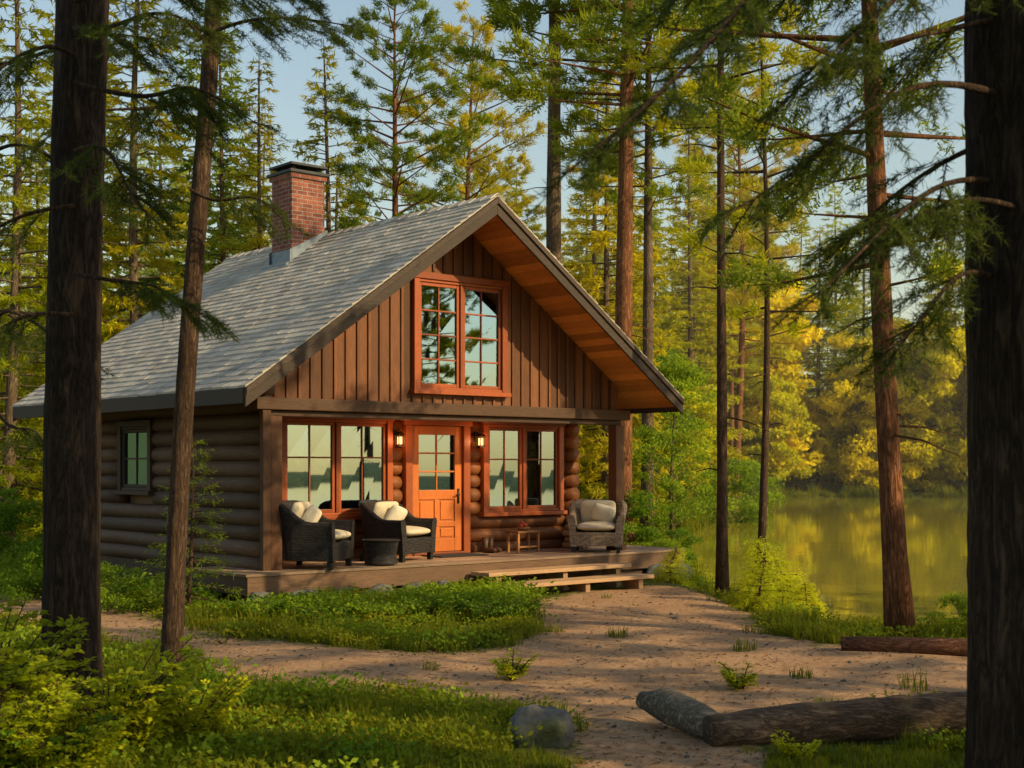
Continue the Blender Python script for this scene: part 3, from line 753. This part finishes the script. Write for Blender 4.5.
# distant forest
rng=np.random.default_rng(42)
pts=[];idx_=[];sc=[]
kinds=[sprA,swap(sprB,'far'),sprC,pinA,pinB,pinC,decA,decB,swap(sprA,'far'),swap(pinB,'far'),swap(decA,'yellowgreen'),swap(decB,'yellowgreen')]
kinds=[bpy.data.objects.new('tree_kind_%02d'%i,k) for i,k in enumerate(kinds)]
def try_add(x,y,k,s,md=2.2):
    if sdist([(x,y)],LAKE)[0]<1.2: return
    for p in pts:
        if (p[0]-x)**2+(p[1]-y)**2<md*md: return
    pts.append((x,y,hz(x,y)-.1)); idx_.append(k); sc.append(s)
for i in range(130):
    x=rng.uniform(12,70); y=99+rng.uniform(0,7)+max(0,(x-60))*-.2
    try_add(x,y,int(rng.choice([6,7,2,0,10],p=[.38,.32,.05,.1,.15])),rng.uniform(.7,1.3),2.3)
for _ in range(1800):
    r=rng.uniform(78,120); th=rng.uniform(.0,math.pi); x=r*math.cos(th); y=15+r*math.sin(th)
    if x<-.62*y-8: continue
    q=x/y; gap=-.17<q<.03
    if gap and rng.random()<.3: continue
    try_add(x,y,int(rng.choice([0,1,2,8,5,10,6,11],p=[.22,.2,.12,.2,.04,.11,.06,.05])),rng.uniform(.8,1.15)*(.78 if gap else 1),3.9)
for _ in range(240):
    r=rng.uniform(70,100); th=rng.uniform(.75,2.6); x=r*math.cos(th); y=15+r*math.sin(th)
    try_add(x,y,int(rng.choice([10,11,7])),rng.uniform(.6,1.0),3.2)
print('belt',len(pts))
for _ in range(130):
    y=rng.uniform(42,76); x=rng.uniform(-.5,.1)*y
    try_add(x,y,int(rng.choice([0,2,5,7,2,1,11])),rng.uniform(.42,.8),4.8)
print('mid',len(pts))
for i in range(34):
    y=rng.uniform(52,98); x=7+ (y-52)*.16-rng.uniform(1,10); try_add(x,y,int(rng.choice([7,2,6,11,11,5])),rng.uniform(.35,.75),2.5)
for i in range(70):
    a=rng.uniform(-.75,.1); r=rng.uniform(86,112); x=r*math.cos(a); y=20+r*math.sin(a); try_add(x,y,int(rng.choice([0,1,8,5,6])),rng.uniform(.6,.85),4.5)
for i in range(22):
    x=rng.uniform(-45,30); y=rng.uniform(-60,-18); try_add(x,y,int(rng.choice([0,1,3,4,5])),rng.uniform(.8,1.0),6)
n=len(pts); rots=np.zeros((n,3)); rots[:,2]=rng.uniform(0,6.28,n); rots[:,0]=rng.normal(0,.015,n)
s=np.array(sc); scl=np.stack([s*rng.uniform(.9,1.2,n),s*rng.uniform(.9,1.2,n),s],1)
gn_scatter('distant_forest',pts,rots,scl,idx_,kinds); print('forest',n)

def T(px,Y): return (px-512)/1366*Y
for (nm,me_,px,Y,s,rz) in [
  ('pine_tree',pinA,395,44,.74,0.3),('pine_tree',pinB,556,36,.98,1.1),('pine_tree',pinA,626,33,1.0,2.0),('pine_tree',pinB,648,34.5,.66,2.9),
  ('spruce_tree',sprC,325,43,.86,0),('spruce_tree',sprC,262,41,.8,1),('spruce_tree',sprB,205,46,.8,2),('spruce_tree',sprC,140,38,1.0,3),
  ('spruce_tree',sprA,80,40,.85,4),('spruce_tree',sprC,10,34,.9,5),('pine_tree',pinC,470,50,.84,.2),
  ('spruce_tree',sprC,600,56,1.0,2.2),('spruce_tree',sprA,690,70,.9,.9),('pine_tree',pinC,735,74,1.1,1.9)]:
    put(nm,me_,T(px,Y),Y,s,rz)
slimA=conifer('slim_pine_mesh',21,15,.5,1.9,38,'pine',['bark_m','spruce'],.085,.2,.035,6,26,(.009,0))
slimB=conifer('slim_pine_mesh_b',22,12,.42,2.0,34,'pine',['bark_m','spruce'],.075,.2,.035,6,26)
bigR=conifer('leaning_pine_mesh',23,15,.27,3.2,54,'pine',['bark_r','pine'],.135,.16,.025,7.5,36,(-.056,0))
put('slim_pine_tree',slimA,3.4,22.5,1,0); put('slim_pine_tree',slimB,4.9,27,1,1.4); put('leaning_pine_tree',bigR,4.5,15.6,1,0)
put('maple_sapling',decC,4.0,34,.8,0); put('maple_sapling',decC,5.3,50,1,1)
for (x,y,s,k) in [(11,5,.5,sprC),(8.3,6.6,.45,sprC),(12.6,5.8,.55,sprC),(9.8,5.9,.45,sprC),(15.5,6.8,.6,pinC),(19,9.5,.6,pinC),(14.5,17.6,.5,pinC),(20,17.2,.6,pinC)]:  # off-frame trees added to dapple the foreground and darken the gable window reflection
    put('offframe_shade_tree',k,x,y,s,x)

# ------------------------------------------------------------ foreground trunks and boughs
def big_trunk(parent,base,top,r0,r1,seg,step,mat,amp=.05):
    base=Vector(base);top=Vector(top); n=int((top-base).length/step); vs=[];fs=[]
    for i in range(n+1):
        f=i/n; c=base.lerp(top,f); c.x+=.035*math.sin(f*7+base.x); c.y+=.03*math.sin(f*5+1)
        r=r0+(r1-r0)*f+r0*.35*math.exp(-f*(top-base).length*2.6)
        for k in range(seg):
            th=2*math.pi*k/seg; q=Vector((math.cos(th),math.sin(th),0))
            s=noise.noise(Vector((q.x*2.5,q.y*2.5,c.z*.7))+base); s2=noise.noise(Vector((q.x*7,q.y*7,c.z*1.6))+base); s3=1-abs(noise.noise(Vector((q.x*16,q.y*16,c.z*2.0))))*2
            rr=r*(1+amp*1.1*s)+amp*.12*s2+.012*s3*(r/.25 if r<.25 else 1)
            vs.append(c+q*rr)
    for i in range(n):
        for k in range(seg):
            k2=(k+1)%seg; fs.append((i*seg+k,i*seg+k2,(i+1)*seg+k2,(i+1)*seg+k))
    mb=MB(); mb.add(vs,fs); return mb.obj('trunk',[mat],parent,True)
def bough(parent,A,Bp,seed,den=1.0,sag=.12,spread=.42):
    rng=np.random.default_rng(seed); A=np.array(A,float);Bp=np.array(Bp,float); L=np.linalg.norm(Bp-A); mb=MB()
    d=(Bp-A)/L; pr=norm(np.cross(d,[0,0,1])); 
    w1=rng.normal(0,.03*L,3)
    def bp(u): return A+(Bp-A)*u+np.array([0,0,1])*(sag*L*math.sin(math.pi*u)*.8)+w1*math.sin(u*6)
    mb.tube([bp(u) for u in np.linspace(0,1,14)],[(.008+.005*L)*(1-u)**.8+.003 for u in np.linspace(0,1,14)],6,0,.4,False)
    B=[];D=[];Tn=[]
    nt=int(L*17*den)
    for i in range(nt):
        u=rng.uniform(.12,1)**.8; side=1 if i%2 else -1; lt=spread*(1.25-u)*rng.uniform(.5,1.3)+.08
        td=d*rng.uniform(.5,1)+pr*side*rng.uniform(.3,1)+np.array([0,0,rng.uniform(-.65,.05)]); td/=np.linalg.norm(td); q=bp(u)
        def tw(s): return q+td*lt*s+np.array([0,0,-.25*lt*s*s])
        mb.tube([tw(0),tw(.5),tw(1)],[.0045,.003,.0015],3,0,.4,False)
        tb=rng.normal(.45,.2)
        subs=[(q,td,lt)]
        for j in range(int(2+lt*9)):
            s=rng.uniform(.25,.95); sd_=1 if j%2 else -1; nd=norm(td+np.cross(td,[0,0,1])*sd_*rng.uniform(.5,1)+np.array([0,0,rng.uniform(-.3,.1)]))
            subs.append((tw(s),nd,lt*.4*rng.uniform(.5,1.1)))
        for (o,dd,l_) in subs:
            m=int(l_/.0055)+4; s=rng.random(m)
            b=o+dd*(l_*s)[:,None]; b[:,2]-= .12*l_*s*s
            B.append(b); D.append(norm(dd*.7+rng.normal(0,.6,(m,3)))); Tn.append(np.clip(tb+rng.normal(0,.12,m),0,1))
    B=np.concatenate(B);D=np.concatenate(D);Tn=np.concatenate(Tn)
    v,f,t=tri_arrays(B,D,.06*rng.uniform(.6,1.2,len(B)),.0055,rng,Tn)
    me=make_mesh('bough',mb,[(v,f,t,1)],['bark_m','bough'],None); ob=bpy.data.objects.new('bough',me); col.objects.link(ob); ob.parent=parent; return ob
t1=empty('foreground_pine_tree'); big_trunk(t1,(2.84,7.1,-.1),(2.78,7.25,11),.40,.34,72,.04,'bark_d')
for i,(A,B_) in enumerate([((2.6,6.9,5.3),(.15,4.8,3.05)),((2.5,7,3.9),(.95,6.3,3.15)),((2.5,7,3.45),(1.35,6.1,2.75)),((2.5,6.9,4.7),(1.0,7.5,4.35)),((2.5,7,4.3),(1.3,6.9,3.75)),((2.5,7,2.95),(1.75,6.5,2.55)),((2.6,6.9,5.1),(1.5,6.2,4.5)),((2.5,7.2,3.7),(1.9,8.0,3.2)),((2.5,7,5.2),(.6,7.4,4.75)),
    ((2.5,7,4.9),(.7,6.4,4.1)),((2.55,6.9,4.5),(1.3,6.0,3.75)),((2.55,6.9,3.3),(1.7,6.4,3.05)),((2.5,7,5.0),(.2,6.9,4.45))]):
    bough(t1,A,B_,100+i,1.0 if i else .8)
t2=empty('foreground_pine_tree'); big_trunk(t2,(-3.3,10.2,-.1),(-3.12,10.3,12),.205,.155,56,.05,'bark_d',.04)
for i,(A,B_) in enumerate([((-3.2,10,5.4),(-1.25,8.8,5.0)),((-3.2,10,4.8),(-1.6,9.2,4.2)),((-3.2,10,3.4),(-2.0,9.4,2.95)),((-3.2,10,3.1),(-4.0,9.2,2.6)),((-3.2,10,5.0),(-4.0,9,4.2)),((-3.2,10,5.7),(-2.0,8.8,5.2)),((-3.2,10,4.3),(-2.3,9.0,3.6)),((-3.2,10,3.9),(-4.2,9.6,3.3)),((-3.2,10,5.5),(-.6,9.0,5.35)),((-3.2,10,5.2),(-1.9,8.6,4.6))]):
    bough(t2,A,B_,200+i,1.1,.1)
t3=empty('slim_foreground_tree'); big_trunk(t3,(-2.98,11.9,-.1),(-2.42,12.0,10),.088,.06,36,.06,'bark_m',.03)
for i,(A,B_) in enumerate([((-2.75,11.9,5.7),(-1.3,11.2,5.6)),((-2.75,11.9,5.2),(-3.9,11.2,4.6)),((-2.8,11.9,4.4),(-1.9,11.4,4.0)),((-2.75,11.9,6.1),(-1.9,11.0,5.6))]):
    bough(t3,A,B_,300+i,.9,.1)
t4=empty('edge_pine_tree'); big_trunk(t4,(-5.2,13.0,-.1),(-4.85,13.0,11),.12,.1,36,.06,'bark_d',.03)
for i,(A,B_) in enumerate([((-4.9,13,3.4),(-3.8,12.2,2.9)),((-4.9,13,5),(-3.7,12.2,4.5)),((-4.9,13,2.5),(-4.1,12.2,2.0)),((-4.9,13,5.8),(-3.2,12.6,5.9))]):
    bough(t4,A,B_,400+i,1,.1)
# ------------------------------------------------------------ fallen logs
M['log_b']=bark('fallen_log_bark',(.07,.045,.03),(.36,.235,.145),1.1,1,0)
M['log_g']=bark('grey_log_bark',(.12,.1,.07),(.5,.41,.3),1.1,1,0)
M['log_r']=bark('rotten_log_bark',(.07,.03,.018),(.3,.135,.07),1.1,1,0)
def fallen(name,pts,rs,mat,broken=False):
    e=empty(name); mb=MB(); P_=[Vector(p) for p in pts]
    n=90; out=[];ro=[]
    for i in range(n+1):
        f=i/n*(len(P_)-1); k=min(int(f),len(P_)-2); g=f-k; g2=g*g*(3-2*g)
        out.append(P_[k].lerp(P_[k+1],g)); ro.append(rs[k]*(1-g2)+rs[k+1]*g2)
    mb.tube(out,ro,40,0,.5,True,.09,6); mb.obj('log',[mat],e,True); return e
fallen('fallen_log',[(1.38,9.6,.12),(2.2,9.8,.15),(3.0,9.95,.17),(4.1,10.2,.18)],[.12,.15,.16,.165],'log_b')
fallen('driftwood_piece',[(1.0,10.45,.2),(1.17,10.2,.2),(1.36,9.85,.15),(1.6,9.6,.07)],[.07,.13,.12,.04],'log_g')
fallen('rotten_log',[(3.5,14.5,.09),(4.3,14.25,.1),(5.6,14.0,.1)],[.09,.1,.1],'log_r')

# ------------------------------------------------------------ low vegetation
def grass_clump(seed,nb,h,sp,w=.008):
    rng=np.random.default_rng(seed); mb=MB()
    for i in range(nb):
        a=rng.uniform(0,6.28); r=sp*math.sqrt(rng.random()); x,y=r*math.cos(a),r*math.sin(a); hh=h*rng.uniform(.4,1.15); b=rng.uniform(0,6.28); ln=hh*rng.uniform(.15,.7)
        dx,dy=math.cos(b),math.sin(b); px,py=-dy*w,dx*w; t=rng.random()*.6
        vs=[(x-px,y-py,-.02),(x+px,y+py,-.02),(x+dx*ln*.3-px*.8,y+dy*ln*.3-py*.8,hh*.55),(x+dx*ln*.3+px*.8,y+dy*ln*.3+py*.8,hh*.55),(x+dx*ln,y+dy*ln,hh)]
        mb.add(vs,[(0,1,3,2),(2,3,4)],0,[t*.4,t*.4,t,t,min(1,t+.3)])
    return mb.obj('g%d'%seed,['grass'],None,False,0,False).data
def leaf_clump(seed,n,h,sp,ls,mat):
    rng=np.random.default_rng(seed); mb=MB()
    b=np.stack([rng.normal(0,sp,n),rng.normal(0,sp,n),h*rng.random(n)**.7],1); d=norm(np.stack([b[:,0]*2/sp*.3+rng.normal(0,.6,n),b[:,1]*2/sp*.3+rng.normal(0,.6,n),rng.uniform(-.2,.8,n)],1))
    t=np.clip(b[:,2]/h*.6+rng.normal(.15,.15,n),0,1)
    v,f,tt=tri_arrays(b,d,ls*rng.uniform(.6,1.3,n),ls*.32*np.ones(n),rng,t,True)
    for i in range(8): mb.tube([(0,0,0),(float(b[i,0])*.6,float(b[i,1])*.6,float(b[i,2])*.7)],[.005,.002],3,0,.3,False)
    return make_mesh('lc%d'%seed,mb,[(v,f,tt,1)],['bark_m',mat],None)
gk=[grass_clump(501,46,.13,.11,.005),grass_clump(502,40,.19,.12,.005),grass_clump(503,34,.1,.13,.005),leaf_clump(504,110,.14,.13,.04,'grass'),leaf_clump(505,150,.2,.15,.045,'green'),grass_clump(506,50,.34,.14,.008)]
def inhouse(x,y):
    a,b=W2L(x,y); return (-.62<a<8.35 and -.8<b<8) or (3.1<a<8.5 and -2.4<b<0)
gp=[];gi_=[];gs=[]
rng=np.random.default_rng(77)
NN=34000
Ys=7.2*np.exp(rng.random(NN)*math.log(60/7.2)); Xs=rng.uniform(-.5,.5,NN)*Ys
pp=np.stack([Xs,Ys],1); dd=sdist(pp,DIRT); ll=sdist(pp,LAKE); zz=height(pp)
nzv=np.array([noise.noise(Vector((x*.55,y*.55,0))) for x,y in pp])
for i in range(NN):
    x,y=pp[i]
    if ll[i]<.15 or inhouse(x,y): continue
    if dd[i]<0 and rng.random()>.003+max(0,.12*(1+dd[i]*3)): continue
    if dd[i]>=0 and nzv[i]<-.1 and rng.random()<.5: continue
    if 3.2<x<6 and 13.4<y<15: continue
    if .9<x<4.4 and 9.35+.2*(x-1.4)<y<10.25+.2*(x-1.4): continue
    if abs(x-.2)<.32 and 9.2<y<10: continue
    lush=1.0
    a,b=W2L(x,y)
    fr=(-2.9<b<-.9 and -.5<a<3.6) or (-2<a<-.1 and 0<b<8)
    if fr: k=int(rng.choice([1,3,4,4,3])); lush=1.25
    else: k=int(rng.choice([0,1,2,3,0,4],p=[.27,.2,.23,.15,.12,.03]))
    if y<9.6 and x>-.1:
        if rng.random()<.3: continue
        k=int(rng.choice([0,2])); lush=.7
    if ll[i]<.8 and rng.random()<.12: k=5
    gp.append((x,y,zz[i]))
    gi_.append(k); gs.append(lush*rng.uniform(.6,1.3)*(1+.6*max(0,(y-28)/20)))
for i in range(2200):
    k=rng.integers(0,len(LAKE)); a=LAKE[k]; b=LAKE[(k+1)%len(LAKE)]; t=rng.random(); q=a+(b-a)*t+rng.normal(0,.5,2)
    if q[1]<45: continue
    if sdist([q],LAKE)[0]<-.2: continue
    gp.append((q[0],q[1],hz(*q))); gi_.append(5); gs.append(rng.uniform(1.2,3))
n=len(gp); rots=np.zeros((n,3)); rots[:,2]=rng.uniform(0,6.28,n); g=np.array(gs)
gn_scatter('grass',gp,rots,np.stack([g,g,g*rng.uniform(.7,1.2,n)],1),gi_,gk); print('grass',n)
rk=[rock('p%d'%i,(0,0,0),(1,.8,.55),60+i,None,2,False).data for i in range(3)]
def leafmesh(seed):
    rng=np.random.default_rng(seed); mb=MB(); t=rng.random()
    mb.add([(0,-.5,0),(.28,0,.12),(0,.5,.03),(-.28,0,.1)],[(0,1,2),(0,2,3)],0,t); return mb.obj('lf',['litter'],None,False,0,False).data
def needlemesh():
    mb=MB(); mb.tube([(-.5,0,.02),(0,.05,.05),(.5,0,.02)],[.02,.018,.008],4,0,.4); return mb.obj('tw',['log_b'],None,False,0,False).data
lk_=[leafmesh(1),leafmesh(2),leafmesh(3),needlemesh()]
pb=[];ps=[];pi=[];lb=[];ls_=[];li=[]
NN=12000; Ys=7.5*np.exp(rng.random(NN)*math.log(26/7.5)); Xs=rng.uniform(-.5,.5,NN)*Ys; pp=np.stack([Xs,Ys],1); dd=sdist(pp,DIRT); ll=sdist(pp,LAKE); zz=height(pp)
for i in range(NN):
    x,y=pp[i]
    a,b=W2L(x,y)
    if ll[i]<.1 or (-.62<a<8.35 and -.62<b<8): continue
    if rng.random()<.4:
        if dd[i]<.1: pb.append((x,y,zz[i])); s_=.018*math.exp(rng.normal(0,.55)); ps.append((s_,s_,s_)); pi.append(int(rng.integers(3)))
    else:
        lb.append((x,y,zz[i]+.008)); k=int(rng.choice([0,1,2,3])); s_=rng.uniform(.025,.06) if k<3 else rng.uniform(.05,.16); ls_.append((s_,s_,s_)); li.append(k)
def rr(n,tilt=.3): a=rng.normal(0,tilt,(n,3)); a[:,2]=rng.uniform(0,6.28,n); return a
gn_scatter('pebbles',pb,rr(len(pb)),ps,pi,rk); gn_scatter('leaf_litter',lb,rr(len(lb),.25),ls_,li,lk_)
def shrub(name,seed,H,R,nst,mat,ls=.06,nleaf=26,sub=7):
    rng=np.random.default_rng(seed); mb=MB(); B=[];D=[];T_=[]
    for i in range(nst):
        az=rng.uniform(0,6.28); L=rng.uniform(.5,1.15); d=np.array([math.cos(az),math.sin(az),0])
        def st(u): return d*R*L*u**1.2+np.array([0,0,H*L*(1.35*u-.4*u*u)])
        mb.tube([st(u) for u in (0,.35,.7,1)],[.012,.009,.006,.002],5,0,.4,False)
        tb=rng.normal(.5,.18); pr=np.array([-d[1],d[0],0])
        for j in range(sub):
            u0=.25+.75*j/sub; side=(-1)**j; q=st(u0); td=norm(d*.6+pr*side*.8+np.array([0,0,.15])); l_=R*.55*(1.25-u0)
            mb.tube([q,q+td*l_],[.004,.0015],3,0,.4,False)
            m=nleaf//2; s=(np.arange(m)+.5)/m; sg=np.where(np.arange(m)%2,1,-1)[:,None]; p2=np.cross(td,[0,0,1])
            B.append(q+td*(l_*s)[:,None]); D.append(norm(td*.5+p2*sg+rng.normal(0,.3,(m,3)))); T_.append(np.clip(tb+rng.normal(0,.12,m),0,1))
    B=np.concatenate(B);D=np.concatenate(D);T_=np.concatenate(T_); n=len(B)
    tip=B+D*(ls*rng.uniform(.7,1.2,n))[:,None]; w=norm(np.cross(D,rng.normal(0,.45,(n,3))+np.array([0,0,1])))*ls*.28; mid=(B+tip)/2+np.array([0,0,.005])
    v=np.stack([B,mid+w,tip,mid-w],1).reshape(-1,3)
    return make_mesh(name,mb,[(v,np.arange(4*n).reshape(n,4),np.repeat(T_,4),1)],['bark_m',mat],None)
sh1=shrub('shrub_mesh',31,.95,.7,38,'yellowgreen',.072,28); sh2=shrub('shrub_mesh_b',32,.5,.6,22,'green',.065); sh3=shrub('weed_mesh',33,.3,.25,14,'yellowgreen',.05,16)
put('leafy_shrub',sh1,-2.7,9.2,.85,0); put('leafy_shrub',sh1,-3.6,9.3,1.05,2); put('leafy_shrub',sh1,-2.3,9.7,.6,4); put('leafy_shrub',sh2,-3.1,8.6,1.0,1); put('leafy_shrub',sh1,-3.2,8.5,.75,5); put('leafy_shrub',sh1,-2.75,8.4,.55,3)
put('wild_weed',sh3,0,12.8,.9,0); put('wild_weed',sh3,2.05,12.2,.8,1); put('wild_weed',sh3,-.3,9.1,.5,3); put('wild_weed',sh3,1.9,9.1,.7,2)
for (x,y,s,k) in [(-.9,17.4,.75,sh2),(-.2,17.0,.75,sh2),(-1.7,17.1,.7,sh2),(-.4,18.2,.65,sh2),(-2.3,17.0,.75,sh2),(-3.2,17.3,.8,sh2),(.1,17.8,.6,sh2)]: put('ground_shrub',k,x,y,s,x*3)
for (x,y,s) in [(-11.5,29,1),(-10,27.5,.8),(-12.5,25,.9),(-7.2,20.4,.5),(-5.4,18.4,.4),(5.2,15.9,.3),(3.6,30,.5),(3.0,27,.4),(2.9,33,.8),(9,55,1.6),(12,74,1.8)]: put('bush',bushM,x,y,s,x)
fir=conifer('fir_sapling_mesh',41,1.15,.03,.6,56,'spruce',['bark_m','yellowgreen'],.015,.07,.014,30,34,dead=0)
put('fir_sapling',fir,3.7,20.0,1.0,0); put('fir_sapling',fir,4.05,18.8,.55,1); put('fir_sapling',fir,2.75,23.2,.55,2); put('fir_sapling',fir,3.45,18.9,.6,4)
firB=conifer('young_fir_mesh',43,3.2,.05,1.0,60,'spruce',['bark_m','pine'],.03,.1,.016,12,22,dead=0)
put('young_fir_tree',firB,-4.3,18.3,.75,0)

# ------------------------------------------------------------ thin morning haze over the far woods and lake (real participating medium)
t=NT('forest_haze'); vs_=t.n('ShaderNodeVolumeScatter',ins={'Color':(1,.94,.78,1),'Density':.001,'Anisotropy':.25}); t.l(vs_.outputs[0],t.out.inputs['Volume']); M['haze']=t.m
mb=MB(); mb.box(-95,125,40,165,-1.5,42); mb.obj('forest_haze',['haze'])

# ------------------------------------------------------------ light, sky, camera
D=Vector((.9,-.4,0)).normalized(); el=rad(29); D=Vector((D.x*math.cos(el),D.y*math.cos(el),math.sin(el)))
sun=bpy.data.lights.new('sun','SUN'); sun.energy=5.0; sun.angle=rad(.55); sun.color=(1,.79,.43)
so=bpy.data.objects.new('sun',sun); so.rotation_euler=D.to_track_quat('Z','Y').to_euler(); so.location=(30,20,30); col.objects.link(so)
w=bpy.data.worlds.new('World'); scene.world=w; w.use_nodes=True; nt=w.node_tree; nt.nodes.clear()
o=nt.nodes.new('ShaderNodeOutputWorld'); bg=nt.nodes.new('ShaderNodeBackground'); sk=nt.nodes.new('ShaderNodeTexSky')
sk.sky_type='NISHITA'; sk.sun_disc=False; sk.sun_elevation=el; sk.sun_rotation=math.atan2(D.x,D.y); sk.air_density=1.6; sk.dust_density=1.0; sk.ozone_density=1.0
bg.inputs[1].default_value=.15; nt.links.new(sk.outputs[0],bg.inputs[0]); nt.links.new(bg.outputs[0],o.inputs[0])
cam=bpy.data.cameras.new('camera'); co=bpy.data.objects.new('camera',cam); col.objects.link(co); scene.camera=co
co.location=(0,0,2.0); co.rotation_euler=(rad(90),0,0); cam.lens=48.0; cam.sensor_width=36; cam.shift_y=81/1024; cam.clip_end=2000; cam.clip_start=.05
cam.dof.use_dof=True; cam.dof.focus_distance=21; cam.dof.aperture_fstop=4.0
scene.view_settings.view_transform='Standard'; scene.view_settings.look='None'; scene.view_settings.exposure=0
print('objects',len(bpy.data.objects))
